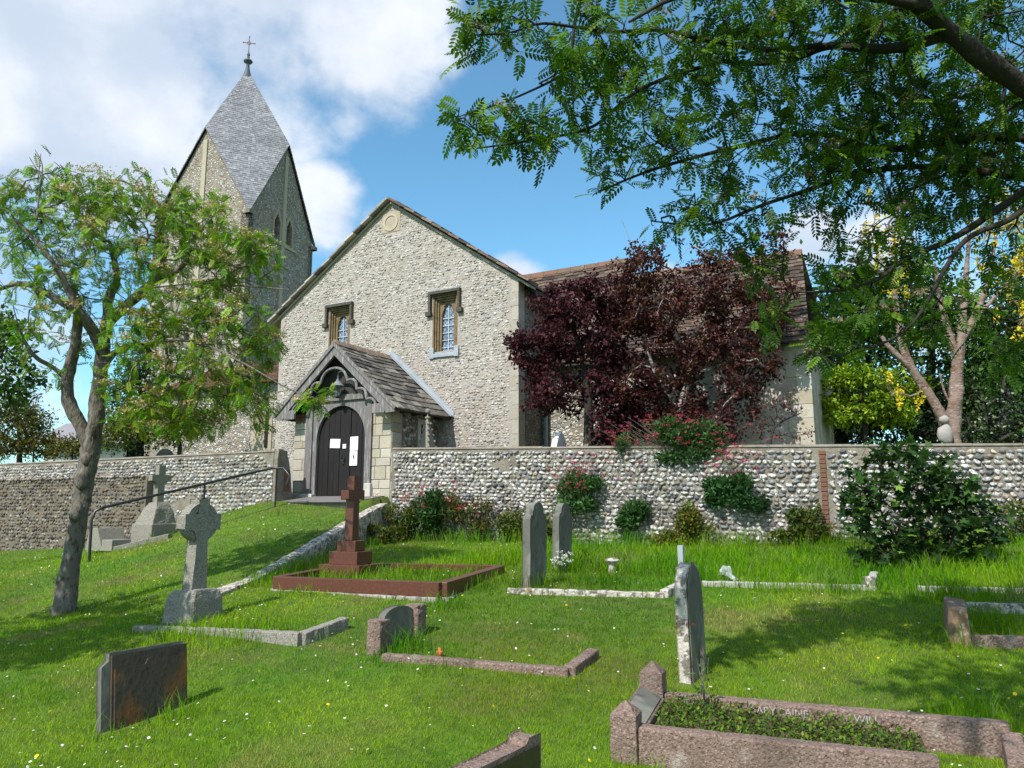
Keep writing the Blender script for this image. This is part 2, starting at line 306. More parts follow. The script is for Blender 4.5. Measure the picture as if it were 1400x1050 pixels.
def tube(b, P, rad, sides=6, col=(.5, .5, .5), cap=True, gnarl=0.0):
    P = np.asarray(P, float); n = len(P); rad = np.broadcast_to(np.asarray(rad, float), (n,))
    T = np.gradient(P, axis=0); T /= (np.linalg.norm(T, axis=1)[:, None] + 1e-9)
    up = np.array([0, 0, 1.0]) if abs(T[0, 2]) < .9 else np.array([1.0, 0, 0])
    U = np.zeros_like(P); u = up - T[0] * (up @ T[0]); u /= np.linalg.norm(u)
    for i in range(n):
        u = u - T[i] * (u @ T[i]); u /= (np.linalg.norm(u) + 1e-9); U[i] = u
    W = np.cross(T, U); th = np.arange(sides) / sides * 2 * math.pi
    rr_ = np.repeat(rad[:, None], sides, 1)
    if gnarl:
        s_ = np.concatenate([[0], np.cumsum(np.linalg.norm(np.diff(P, axis=0), axis=1))])[:, None]; rr_ = rr_ * (1 + gnarl * (np.sin(3 * th[None] + s_ * 5) * .5 + np.sin(2 * th[None] - s_ * 11 + 1) * .5 + .45 * np.sin(5 * th[None] + s_ * 23) + .4 * np.sin(s_ * 31 + 2 * np.sin(th[None]))))
    V = P[:, None] + rr_[..., None] * (np.cos(th)[None, :, None] * U[:, None] + np.sin(th)[None, :, None] * W[:, None])
    i = np.arange(n - 1)[:, None] * sides; k = np.arange(sides)[None]; k2 = (k + 1) % sides
    F = np.stack([i + k, i + k2, i + sides + k2, i + sides + k], -1).reshape(-1, 4)
    b.add(V.reshape(-1, 3), F, col)
    if cap: b.add(V[-1], [list(range(sides))], col); b.add(V[0], [list(range(sides))[::-1]], col)
def lathe(b, prof, c=(0, 0, 0), sides=16, col=(.5, .5, .5)):
    prof = np.array(prof, float); n = len(prof); th = np.arange(sides) / sides * 2 * math.pi
    V = np.stack([c[0] + prof[:, 0, None] * np.cos(th), c[1] + prof[:, 0, None] * np.sin(th), c[2] + np.repeat(prof[:, 1, None], sides, 1)], -1)
    i = np.arange(n - 1)[:, None] * sides; k = np.arange(sides)[None]; k2 = (k + 1) % sides
    b.add(V.reshape(-1, 3), np.stack([i + k, i + k2, i + sides + k2, i + sides + k], -1).reshape(-1, 4), col)
def inst(b, TV, TF, pos, dirs, ups, scale, cols):
    """copy one small shape to many places: local y -> dirs, local z -> ups"""
    pos = np.asarray(pos, float); n = len(pos)
    if n == 0: return
    d = dirs / (np.linalg.norm(dirs, axis=1)[:, None] + 1e-9); x = np.cross(d, ups); x /= (np.linalg.norm(x, axis=1)[:, None] + 1e-9); z = np.cross(x, d)
    sc = np.asarray(scale, float)
    if sc.ndim == 1: sc = np.repeat(sc[:, None], 3, 1)
    m = len(TV); L = TV[None] * sc[:, None, :]
    V = pos[:, None] + L[..., 0:1] * x[:, None] + L[..., 1:2] * d[:, None] + L[..., 2:3] * z[:, None]
    F = (TF[None] + (np.arange(n) * m)[:, None, None]).reshape(-1, TF.shape[1])
    b.add(V.reshape(-1, 3), F, np.repeat(cols, m, 0))
def vary(base, n, amt=.25, r=rng, hue=.08):
    base = np.asarray(base, float)
    if base.ndim == 1: base = base[None]
    c = base[r.integers(0, len(base), n)]
    return np.clip(c * (1 + amt * r.uniform(-1, 1, (n, 1))) * (1 + hue * r.uniform(-1, 1, (n, 3))), 0, 1)
def randdir(n, r=rng):
    v = r.normal(size=(n, 3)); return v / np.linalg.norm(v, axis=1)[:, None]
def empty(name, label, cat, loc=(0, 0, 0), rz=0, group=None):
    o = bpy.data.objects.new(name, None); COL.objects.link(o); o.location = loc; o.rotation_euler = (0, 0, rz)
    o.empty_display_size = .2; o['label'] = label; o['category'] = cat
    if group: o['group'] = group
    return o
def tag(o, label=None, cat=None, group=None, kind=None):
    if label: o['label'] = label
    if cat: o['category'] = cat
    if group: o['group'] = group
    if kind: o['kind'] = kind
    return o

def noise2(x, y, s, seed=0):
    r = np.random.default_rng(seed); v = 0
    for k in range(6): a = r.uniform(0, 6.28); f = s * r.uniform(.6, 1.8); v = v + np.sin(x * math.cos(a) * f + y * math.sin(a) * f + r.uniform(0, 6.28))
    return v / 6
# ---------------------------------------------------------------- terrain
def tps(pts):
    P = np.array(pts, float); n = len(P); X = P[:, :2]
    d = np.linalg.norm(X[:, None] - X[None], axis=-1); K = np.where(d > 0, d * d * np.log(d + 1e-12), 0) + np.eye(n) * .12
    A = np.zeros((n + 3, n + 3)); A[:n, :n] = K; A[:n, n] = 1; A[:n, n + 1:] = X; A[n, :n] = 1; A[n + 1:, :n] = X.T
    s = np.linalg.solve(A, np.concatenate([P[:, 2], np.zeros(3)]))
    def f(x, y):
        x = np.clip(x, -16, 12); y = np.clip(y, -2, 23); r = s[n] + s[n + 1] * x + s[n + 2] * y
        for i in range(n):
            q = (x - X[i, 0]) ** 2 + (y - X[i, 1]) ** 2; r = r + s[i] * .5 * q * np.log(q + 1e-12)
        return r
    return f
shared = [(0, 0, -1.66), (-4, 0, -1.72), (4, 0, -1.62), (0, 2.6, -1.58), (-3, 4.4, -1.44), (0, 4.4, -1.4), (3, 4.4, -1.38), (0, 5.9, -1.23), (1.36, 5.95, -1.22), (4, 5.9, -1.2), (-4, 6, -1.36),
          (-2.59, 5.1, -1.42), (-3.26, 7.9, -1.15), (.25, 8.9, -.87), (3, 9, -.88), (6, 9, -.85), (-.78, 8.4, -.95), (-5.5, 9.6, -1.3), (-9, 7, -1.5), (-9, 0, -1.8), (9, 4, -1.3), (10, 0, -1.6), (-3.67, 9.9, -1.06)]
fR = tps(shared + [(.7, 10.8, -.78), (-1.6, 16.2, -.68), (-2.4, 14, -.7), (-2.9, 12, -.85), (2.65, 13.93, -.65), (5.7, 12.2, -.51), (7.5, 11.3, -.42), (10, 10, -.3)])
fL = tps(shared + [(-3.25, 13.2, -.5), (-2.8, 16.4, 0.05), (-3.6, 17.3, .2), (-4.6, 17.1, .17), (-5.3, 17.0, .13), (-7.15, 15.7, -.62), (-6.86, 18.0, -.17), (-8.1, 18.6, -.6), (-9.1, 19.2, -.75), (-14.9, 22.4, -1.2), (-7.4, 13.6, -.93), (-9, 10.4, -1.42), (-12, 15, -1.4)])
EA, EB = np.array([-3.67, 10.0]), np.array([-2.78, 16.6])
eu = (EB - EA) / np.linalg.norm(EB - EA); en = np.array([eu[1], -eu[0]])
def G(x, y):
    x = np.asarray(x, float); y = np.asarray(y, float)
    d = (x - EA[0]) * en[0] + (y - EA[1]) * en[1]; along = (x - EA[0]) * eu[0] + (y - EA[1]) * eu[1]
    wd = np.clip(-along, 0, 3) * 1.2 + .06
    t = np.clip(d / wd * .5 + .5, 0, 1); z = fL(x, y) * (1 - t) + fR(x, y) * t + EYE
    lx = (x - O2[0]) * E2[0] + (y - O2[1]) * E2[1]; ly = (x - O2[0]) * N2[0] + (y - O2[1]) * N2[1]
    edge = np.where(lx < -4.72, -2.58, -1.6); beh = np.clip((ly - edge) / .1 + .5, 0, 1)
    port = (lx > -4.9) & (lx < -2.2) & (ly > -2.7)
    z = z * (1 - beh) + 1.78 * beh
    z = np.where(port & (ly > -2.72), 1.71 + (np.clip(ly, -2.9, -1.8) + 2.9) * .135, z)
    return z + .012 * np.sin(x * 2.1 + y * 1.3) * np.cos(y * 1.7 - x) * (1 - beh)
def g(x, y): return float(G(np.array([x]), np.array([y]))[0])
def gp(px, py):
    """where the sight line through a photo pixel meets the ground"""
    a, b = ray(px, py); Y = np.arange(2.0, 30, .01); z = b * Y + EYE; h = G(a * Y, Y); k = int(np.argmax(z < h)); Yk = Y[k]
    return np.array([a * Yk, Yk, h[k]])
ax = np.concatenate([[-700, -300, -120, -60, -30, -22], np.arange(-17, 13.01, .14), [16, 22, 32, 60, 120, 300, 700]])
ay = np.concatenate([[-300, -100, -40, -15, -6], np.arange(-3, 24.01, .14), [27, 32, 40, 60, 110, 300, 900]])
gx, gy = np.meshgrid(ax, ay); gz = G(gx, gy); nx, ny = len(ax), len(ay)
b = B(); ii = (np.arange(ny - 1)[:, None] * nx + np.arange(nx - 1)[None]).ravel()
b.add(np.stack([gx, gy, gz], -1).reshape(-1, 3), np.stack([ii, ii + 1, ii + nx + 1, ii + nx], -1))
tag(b.build('ground', 'ground', smooth=True), 'grassy churchyard ground rising to the flint walls', kind='structure')
# tarmac path in front of the porch door
b = B(); ux = np.linspace(-4.75, -2.35, 14); uy = np.linspace(-2.95, -1.84, 8)
pts = np.array([loc2w(x, y) for y in uy for x in ux]); pts[:, 2] = [1.73 + (y + 2.9) * .135 for y in uy for x in ux]
pts = np.concatenate([pts, pts - [0, 0, .3]]); F = [[i, i + 1, 112 + i + 1, 112 + i] for i in range(13)] + [[j * 14 + 13, j * 14 + 27, 112 + j * 14 + 27, 112 + j * 14 + 13] for j in range(7)] + [[j * 14 + i, j * 14 + i + 1, (j + 1) * 14 + i + 1, (j + 1) * 14 + i] for j in range(7) for i in range(13)]
b.add(pts, F); tag(b.build('path', 'tarmac', smooth=True), 'grey tarmac path in front of the church door', kind='structure')
# ---------------------------------------------------------------- flints, slabs, blocks
def ico(sub):
    import bmesh
    bm = bmesh.new(); bmesh.ops.create_icosphere(bm, subdivisions=sub, radius=1.0); bm.verts.ensure_lookup_table()
    V = np.array([v.co[:] for v in bm.verts]); F = np.array([[v.index for v in f.verts] for f in bm.faces]); bm.free(); return V, F
def stones(sub, k=7, r=rng, rough=.16):
    out = []
    for _ in range(k):
        V, F = ico(sub); V = V.copy()
        for _ in range(9):      # knock off facets
            d = r.normal(size=3); d /= np.linalg.norm(d); h = r.uniform(.42, .85); s_ = V @ d; V -= np.where(s_ > h, s_ - h, 0)[:, None] * d
        V *= 1 + rough * r.uniform(-1, 1, (len(V), 1)) * .5
        V -= (V.max(0) + V.min(0)) / 2; V /= np.abs(V).max(0)
        keep = V[F][:, :, 1].mean(1) < .35; out.append((V, F[keep]))      # local -y is the outside
    return out
ST1, ST2 = stones(1), stones(2)
FLINTC = [(.53, .515, .49), (.46, .445, .42), (.62, .61, .59), (.38, .37, .36), (.27, .27, .28), (.15, .155, .17), (.07, .075, .09), (.34, .29, .22), (.24, .2, .16), (.48, .42, .34)]
def flint_courses(b, inside, u0, u1, z0, z1, rowh, lmin, lmax, fr, tmpl, pal, prob, r, depth=.022, gap=1.0, hz=.92):
    z = z0
    while z < z1:
        rh = rowh * r.uniform(.82, 1.2); u = u0 + r.uniform(0, lmax)
        while u < u1:
            l = r.uniform(lmin, lmax); cu, cz = u + l / 2, z + rh / 2 + r.uniform(-.2, .2) * rh + .05 * rowh * math.sin(u * 2)
            if r.random() < gap and inside(cu, cz, l / 2, rh / 2):
                V, F = tmpl[r.integers(len(tmpl))]; a = r.normal() * .3; ca, sa = math.cos(a), math.sin(a); f1, f2 = r.choice((-1, 1)), 1
                hh = rh * hz * r.uniform(.4, .62); Q = V * np.array([f1 * l * .5, depth * r.uniform(.7, 1.7), hh])
                Q = np.stack([Q[:, 0] * ca - Q[:, 2] * sa, Q[:, 1], Q[:, 0] * sa + Q[:, 2] * ca], 1) + np.array([cu, r.uniform(-.006, .006), cz])
                c = np.array(pal[r.choice(len(pal), p=prob)]) * r.uniform(.85, 1.15)
                b.add(fr(Q), F if f1 > 0 else F[:, ::-1], c)
            u += l * r.uniform(.98, 1.12)
        z += rh
def slabs(b, poly, fr, rowh, lmin, lmax, th, pal, r, jit=.01):
    """courses of roof slabs on a convex outline in (u, v up the slope); fr maps (u, v, n) outwards"""
    P = np.array(poly, float); v0, v1 = P[:, 1].min(), P[:, 1].max(); v = v0; row = 0
    def ext(vv):
        xs = []
        for i in range(len(P)):
            a, c = P[i], P[(i + 1) % len(P)]
            if (a[1] - vv) * (c[1] - vv) <= 0 and a[1] != c[1]: xs.append(a[0] + (c[0] - a[0]) * (vv - a[1]) / (c[1] - a[1]))
        return (min(xs), max(xs)) if len(xs) >= 2 else None
    rh_ = rowh if callable(rowh) else (lambda t: rowh)
    while v < v1 - 1e-3:
        rh = rh_((v - v0) / (v1 - v0)) * r.uniform(.93, 1.07); vt = min(v + rh * 1.15, v1); e0, e1 = ext(v + 1e-4), ext(min(vt, v1 - 1e-4))
        if e0 and e1:
            u = e0[0] - (r.uniform(0, lmax) if row % 2 else 0); hi = max(e0[1], e1[1]); lo = min(e0[0], e1[0]); u = min(u, lo)
            while u < hi:
                l = r.uniform(lmin, lmax); a0, a1 = max(u, e0[0]), min(u + l - .006, e0[1]); c0, c1 = max(u, e1[0]), min(u + l - .006, e1[1])
                if a1 > a0 + .004 or c1 > c0 + .004:
                    if a1 < a0: a0 = a1 = (a0 + a1) / 2
                    if c1 < c0: c0 = c1 = (c0 + c1) / 2
                    t = th * r.uniform(.75, 1.3); dv = r.uniform(-jit, jit); tb = th * .9
                    Q = [(a0, v + dv, tb + t), (a1, v + dv, tb + t * r.uniform(.85, 1.1)), (c1, vt, t), (c0, vt, t), (a0, v + dv, tb * .5), (a1, v + dv, tb * .5), (c1, vt, -.004), (c0, vt, -.004)]
                    b.add(fr(np.array(Q)), [[0, 1, 2, 3], [7, 6, 5, 4], [4, 5, 1, 0], [5, 6, 2, 1], [6, 7, 3, 2], [7, 4, 0, 3]], np.array(pal[r.integers(len(pal))]) * r.uniform(.78, 1.2))
                u += l
        v += rh; row += 1
def blocks(b, x0, x1, z0, z1, fr, rowh, lens, pal, r, proud=.012, mortar=.005):
    z = z0
    while z < z1 - .03:
        rh = min(rowh * r.uniform(.6, 1.3), z1 - z); x = x0
        while x < x1 - .02:
            l = min(r.uniform(*lens), x1 - x); l = x1 - x if x1 - x - l < lens[0] * .5 else l
            p = proud * r.uniform(.3, 1.3); m = mortar / 2
            V = [(x + m, .0, z + m), (x + l - m, .0, z + m), (x + l - m, .0, z + rh - m), (x + m, .0, z + rh - m), (x + m + .006, -p, z + m + .006), (x + l - m - .006, -p, z + m + .006), (x + l - m - .006, -p, z + rh - m - .006), (x + m + .006, -p, z + rh - m - .006)]
            b.add(fr(np.array(V)), [[4, 5, 6, 7], [0, 1, 5, 4], [1, 2, 6, 5], [2, 3, 7, 6], [3, 0, 4, 7]], np.array(pal[r.integers(len(pal))]) * r.uniform(.85, 1.12))
            x += l
        z += rh
ASH = [(.4, .35, .275), (.44, .4, .335), (.35, .3, .225), (.45, .42, .365), (.39, .35, .29)]
SLABC = [(.19, .17, .145), (.14, .125, .11), (.25, .22, .19), (.1, .09, .085), (.3, .27, .23)]

# ---------------------------------------------------------------- the church
CH = empty('church', 'flint church with a tall shingled spire tower, gabled wing and timber-fronted porch', 'church', (O2[0], O2[1], 0), -ANG)
HW, APX, EV = 3.83, 9.63, 6.98
XC = -3.82
WZ = [(-2.06, 5.42, 6.86), (-5.47, 5.5, 6.96)]     # the two windows: centre, bottom, top
gab = [(0, 1.6), (0, EV), (XC, APX), (2 * XC, EV), (2 * XC, 1.6)]
holes = [[(c - .37, a), (c + .37, a), (c + .37, t), (c - .37, t)] for c, a, t in WZ]
b = B(); b.prism(gab, 0, .28, 'y', holes=holes)
b.box(-.26, -.0, .285, 1.35, 1.6, EV - .1)
def gin(u, z, hl, hz):
    if u - hl < 2 * XC + .02 or u + hl > -.2: return False
    if u + hl > -.22: return False
    if z + hz > APX - abs(u - XC) * (APX - EV) / HW - .06: return False
    for c, a, t in WZ:
        if c - .42 - hl < u < c + .42 + hl and a - .04 - hz < z < t + .1 + hz: return False
    if (u - XC) ** 2 + (z - 9.07) ** 2 < .32 ** 2: return False
    if abs(u + 3.67) < 1.1 and z < 3.9: return False
    return True
r1 = np.random.default_rng(11)
b.build('wing_wall', 'facade_mortar', CH)
b = B(); FPAL = [(.41, .375, .33), (.5, .47, .43), (.37, .335, .295), (.33, .3, .27), (.27, .25, .235), (.2, .19, .185), (.36, .31, .25), (.38, .31, .24)]
flint_courses(b, gin, 2 * XC, 0, 2.9, APX, .06, .045, .125, lambda Q: Q, ST1, FPAL, [.24, .17, .2, .14, .1, .05, .07, .03], r1, depth=.009, gap=.84)
b.build('flint_facing', 'facade_flint', CH, smooth=True)
b = B()     # corner stones up the right edge, each course alternately long and short
for k in range(16):
    L = .21 if k % 2 == 0 else .17; z = 1.6 + k * .336
    b.box(-L, .012, -.01 - .002 * (k % 3), .3, z + .001, z + .335, np.array((.36, .325, .275)) * (1.0 + .06 * math.sin(k * 3)))
b.build('corner_stones', 'ashlar', CH, bevel=.008)
# verge slabs along both slopes of the gable, and the roof behind
sl_ang = math.atan2(APX - EV, HW)
for sgn in (1, -1):
    b = B(); L = math.hypot(HW, APX - EV) + .36; n = 15
    for k in range(n):
        u0, u1 = L * k / n, L * (k + 1) / n + .03; t = .05 + .018 * random.random()
        ca, sa = math.cos(sl_ang), math.sin(sl_ang)
        def q(u, h, y): return (XC + sgn * (u * ca + h * sa), y, APX + .03 - u * sa + h * ca)
        y0 = -.17 - .03 * random.random(); V = [q(u0, .01, y0), q(u1, .03, y0), q(u1, .03 + t, y0), q(u0, t, y0), q(u0, .01, .34), q(u1, .03, .34), q(u1, .03 + t, .34), q(u0, t, .34)]
        F = [[0, 1, 2, 3], [7, 6, 5, 4], [0, 4, 5, 1], [1, 5, 6, 2], [2, 6, 7, 3], [3, 7, 4, 0]]
        b.add(V, F if sgn > 0 else [f[::-1] for f in F], np.array(SLABC[k % 5]) * 1.7)
    b.build('verge_stones', 'slab_rust' if sgn > 0 else 'slab', CH, bevel=.006)
    b = B(); uu = L * math.cos(sl_ang)
    b.prism([(XC, APX - .06), (XC + sgn * uu, APX - .06 - L * math.sin(sl_ang)), (XC + sgn * uu, APX + .0 - L * math.sin(sl_ang)), (XC, APX + .0)], -.06, .3, 'y', (.3, .27, .2))
    b.build('verge_board', 'ashlar', CH)
    b = B()
    def fr(Q, sgn=sgn): 
        u, v, nn = Q[:, 0], Q[:, 1], Q[:, 2]; s_ = L - v; ca, sa = math.cos(sl_ang), math.sin(sl_ang)
        return np.stack([XC + sgn * (s_ * ca + nn * sa), u, APX - .01 - s_ * sa + nn * ca], 1)
    slabs(b, [(.3, 0), (6.8, 0), (6.8, L), (.3, L)], fr, .25, .25, .5, .022, SLABC, r1)
    b.build('wing_roof', 'slab', CH)
b = B()
for sgn in (1, -1):
    ca, sa = math.cos(sl_ang), math.sin(sl_ang); L0 = L - .02
    V = [(XC, .3, APX - .04), (XC + sgn * L0 * ca, .3, APX - .04 - L0 * sa), (XC + sgn * L0 * ca, 6.8, APX - .04 - L0 * sa), (XC, 6.8, APX - .04)]
    V += [(x, y, z - .09) for x, y, z in V]
    b.add(V, [[0, 1, 2, 3], [7, 6, 5, 4], [0, 4, 5, 1], [1, 5, 6, 2]])
for k in range(9):      # rafter feet under the east eave
    y = .5 + k * .5; b.prism([(-.1, EV - .12), (.28, EV - .37), (.28, EV - .27), (-.1, EV - .02)], y, y + .1, 'y')
b.build('roof_timber', 'oak_dark', CH)
# blind roundel under the apex
b = B(); th = np.linspace(0, 2 * math.pi, 25)[:-1]
ring = [(XC + .24 * math.cos(t), 9.07 + .24 * math.sin(t)) for t in th]
b.prism([(XC - .3, 8.8), (XC + .3, 8.8), (XC + .3, 9.34), (XC - .3, 9.34)], -.012, .0, 'y', (.36, .3, .22)); b.prism(ring, -.03, -.012, 'y', (.42, .37, .29), holes=[[(XC + .18 * math.cos(t), 9.07 + .18 * math.sin(t)) for t in th]])
b.build('roundel', 'ashlar', CH)

def window(cx, z0, z1):
    wn_ = B(); 
    for k, (w0, w1, y0) in enumerate(((.37, .325, .0), (.325, .285, .045), (.285, .24, .09))):
        y1 = .21
        wn_.box(cx - w0, cx - w1, y0 - .004, y1, z0, z1 - .05 * k); wn_.box(cx + w1, cx + w0, y0 - .004, y1, z0, z1 - .05 * k)
        wn_.box(cx - w1, cx + w1, y0 - .004, y1, z1 - .05 * (k + 1), z1 - .05 * k)
    W = wn_.build('window', 'brownstone', CH, bevel=.006)
    # arched head with two cusps, cut through a plate
    tr = B(); zs = z1 - .46; hw = .175
    arch = [(cx + hw, z0), (cx + hw, zs)] + [(cx + hw - .05 * math.sin(t * math.pi) * (t < .5) - hw * (1 - math.cos(max(0, t - .15) / .85 * math.pi / 2)), zs + .25 * math.sin(t * math.pi / 2)) for t in np.linspace(.1, 1, 9)]
    arch = arch + [(2 * cx - x, z) for x, z in arch[::-1][1:]]
    tr.prism([(cx - .24, z0), (cx + .24, z0), (cx + .24, z1 - .15), (cx - .24, z1 - .15)], .13, .2, 'y', holes=[arch[::-1]])
    tr.build('tracery', 'brownstone', W)
    gl = B(); gl.box(cx - .2, cx + .2, .19, .2, z0, z1 - .18); gl.build('glass', 'glass', W)
    br = B()
    br.box(cx - .008, cx + .008, .165, .18, z0, z1 - .22)
    for k in range(5): z = z0 + .12 + k * .185; br.box(cx - .175, cx + .175, .16, .175, z, z + .014)
    br.build('glazing_bars', 'window_bar', W)
    hd = B(); hd.box(cx - .47, cx + .47, -.1, .0, z1 + .02, z1 + .09); hd.box(cx - .47, cx - .4, -.09, .0, z1 - .4, z1 + .02); hd.box(cx + .4, cx + .47, -.09, .0, z1 - .4, z1 + .02)
    hd.box(cx - .54, cx - .38, -.1, .0, z1 - .52, z1 - .4); hd.box(cx + .38, cx + .54, -.1, .0, z1 - .52, z1 - .4); hd.box(cx - .4, cx + .4, -.045, .0, z1 - .02, z1 + .02)
    hd.build('hood_mould', 'hoodstone', W, bevel=.01)
    ld = B(); ld.box(cx - .475, cx + .475, -.106, .0, z1 + .092, z1 + .104); ld.build('lead_cap', 'lead', W)
    si = B(); si.prism([(.19, z0 + .05), (-.05, z0 - .06), (-.05, z0 - .15), (0, z0 - .15), (0.0, z0 - .02), (.19, z0)], cx - .39, cx + .39, 'x'); si.box(cx - .43, cx - .3, -.055, 0, z0 - .17, z0 + .1); si.box(cx + .3, cx + .43, -.055, 0, z0 - .17, z0 + .1)
    si.build('lead_sill', 'lead', W, bevel=.008)
for c, a, t in WZ: window(c, a, t)

# east side of the wing, nave and chancel walls
b = B(); b.box(-.012, .0, .3, 1.3, 1.6, EV - .12); b.box(0.0, 6.17, 1.3, 1.7, 1.6, 2.9); b.box(0.0, 1.35, 1.3, 1.7, 2.9, 5.2); b.build('side_wall', 'side_flint', CH)
b = B(); b.box(1.35, 6.17, 1.302, 1.68, 2.2, 5.25); b.box(6.1, 6.165, 1.68, 5.9, 1.6, 5.2); b.build('chancel_wall', 'render', CH)
b = B(); b.prism([(1.68, 5.2), (5.9, 5.2), (3.75, 7.75)], 5.6, 5.72, 'x'); b.build('chancel_gable', 'render', CH)
b = B()
for k in range(12): L = .5 if k % 2 else .28; b.box(6.19 - L, 6.19, 1.285 - .003 * (k % 2), 1.6, 1.7 + k * .29, 1.985 + k * .29, np.array(ASH[k % 5]) * 1.05)
b.build('corner_stones', 'ashlar', CH, bevel=.008)
def pitched(name, x0, x1b, x1t, ye, ze, yr, zr, m, r):
    b = B(); L = math.hypot(yr - ye, zr - ze); cy, cz = (yr - ye) / L, (zr - ze) / L
    def fr(Q): return np.stack([Q[:, 0], ye + Q[:, 1] * cy - Q[:, 2] * cz, ze + Q[:, 1] * cz + Q[:, 2] * cy], 1)
    slabs(b, [(x0, 0), (x1b, 0), (x1t, L), (x0, L)], fr, .17, .2, .42, .03, SLABC, r, .014)
    def fb(Q): return np.stack([Q[:, 0], 2 * yr - ye - Q[:, 1] * cy + Q[:, 2] * cz, ze + Q[:, 1] * cz + Q[:, 2] * cy], 1)
    slabs(b, [(x0, 0), (x1b, 0), (x1t, L), (x0, L)], fb, .3, .5, .9, .03, SLABC, r, .014)
    o = b.build(name, m, CH)
    u = B(); u.prism([(ye, ze - .05), (yr, zr - .05), (2 * yr - ye, ze - .05), (2 * yr - ye, ze - .02), (yr, zr - .02), (ye, ze - .02)], x0, min(x1b, x1t) - .03, 'x'); u.build('roof_timber', 'oak_dark', CH)
    rd = B(); x = x0
    while x < x1t - .1:
        l = .42; rd.prism([(yr - .13, zr - .06), (yr + .13, zr - .06), (yr + .05, zr + .09 + .01 * random.random()), (yr - .05, zr + .09)], x, min(x + l - .01, x1t), 'x', (.3 + .08 * random.random(), .25, .19)); x += l
    rd.build('ridge_tiles', 'slab_rust', CH)
r2 = np.random.default_rng(21)
pitched('nave_roof', -7.0, 1.4, 1.4, .98, 5.0, 3.75, 8.26, 'slab_rust', r2)
pitched('chancel_roof', 1.42, 6.25, 5.86, .98, 4.98, 3.75, 7.76, 'slab_rust', r2)
b = B(); tube(b, [(-.1 + .22, 1.2, 1.7), (-.1 + .22, 1.2, 5.0), (.12, 1.05, 5.15)], .045, 8); b.build('drainpipe', 'lead', CH, smooth=True)
# low nave wall and lean-to roof west of the wing
b = B(); b.box(-14.6, 2 * XC, 1.2, 1.5, 1.6, 5.45); b.box(2 * XC - .0, 2 * XC + .2, .28, 1.3, 1.6, EV - .1); b.build('nave_wall', 'side_flint', CH)
b = B(); L = math.hypot(2.6, 1.25)
slabs(b, [(-14.6, 0), (2 * XC, 0), (2 * XC, L), (-14.6, L)], lambda Q: np.stack([Q[:, 0], .95 + Q[:, 1] * 2.6 / L - Q[:, 2] * 1.25 / L, 5.35 + Q[:, 1] * 1.25 / L + Q[:, 2] * 2.6 / L], 1), .2, .25, .5, .03, [(.3, .2, .12), (.34, .19, .08), (.22, .17, .13)], r2)
b.build('aisle_roof', 'slab_rust', CH)
b = B(); b.box(-9.42, -9.02, 1.17, 1.198, 3.3, 4.75, ASH[2]); b.box(-9.9, -9.43, 1.18, 1.198, 1.7, 5.3, ASH[0]); b.build('slit_surround', 'ashlar', CH, bevel=.005)
b = B(); b.box(-9.28, -9.16, 1.14, 1.169, 3.4, 4.6); b.build('slit_window', 'door', CH)

# ---------------------------------------------------------------- tower with four gables and a diamond-faced spire
TS = 4.48; TH = TS / 2; ZC, ZG, ZT = 11.38 + EYE, 15.15 + EYE, 18.92 + EYE
ta = ANG - R(17.8); te = np.array([math.cos(ta), math.sin(ta)]); tn = np.array([-math.sin(ta), math.cos(ta)])
T0 = np.array([-14.18, 4.37]) - te * TH + tn * TH       # tower centre in church coordinates
def TF_(u, v, z): return np.stack([T0[0] + u * te[0] + v * tn[0], T0[1] + u * te[1] + v * tn[1], np.broadcast_to(z, np.shape(u))], -1)
def face(k, Q):     # Q = (u along the face, n outwards, z); k = 0 south, 1 east, 2 north, 3 west
    u, n, z = Q[:, 0], Q[:, 1], Q[:, 2]; a, c = (u, -TH - n), None
    X = {0: (u, -TH - n), 1: (TH + n, u), 2: (-u, TH + n), 3: (-TH - n, -u)}[k]
    return TF_(X[0], X[1], z)
b = B()
wins = {1: [[(-.62, 13.0 - .5), (-.22, 13.0 - .5), (-.22, 13.2), (-.42, 13.6), (-.62, 13.2)], [(.22, 12.5), (.62, 12.5), (.62, 13.2), (.42, 13.6), (.22, 13.2)]],
        0: [[(-1.05, 12.35), (-.75, 12.35), (-.75, 12.7), (-.9, 12.85), (-1.05, 12.7)], [(-.62, 12.35), (-.34, 12.35), (-.34, 12.7), (-.48, 12.85), (-.62, 12.7)], [(.34, 12.45), (.6, 12.45), (.6, 12.75), (.47, 12.9), (.34, 12.75)], [(.72, 12.45), (.96, 12.45), (.96, 12.75), (.84, 12.9), (.72, 12.75)]]}
for k in range(4):
    pb = B(); pb.prism([(-TH, 1.6), (TH, 1.6), (TH, ZC), (0, ZG), (-TH, ZC)], 0, -.35, 'y', holes=wins.get(k, ()))
    b.add(face(k, pb.v[0]), pb.f[0] if False else [f.tolist() for arr in pb.f for f in arr])
b.build('tower_wall', 'tower_flint', CH)
b = B()
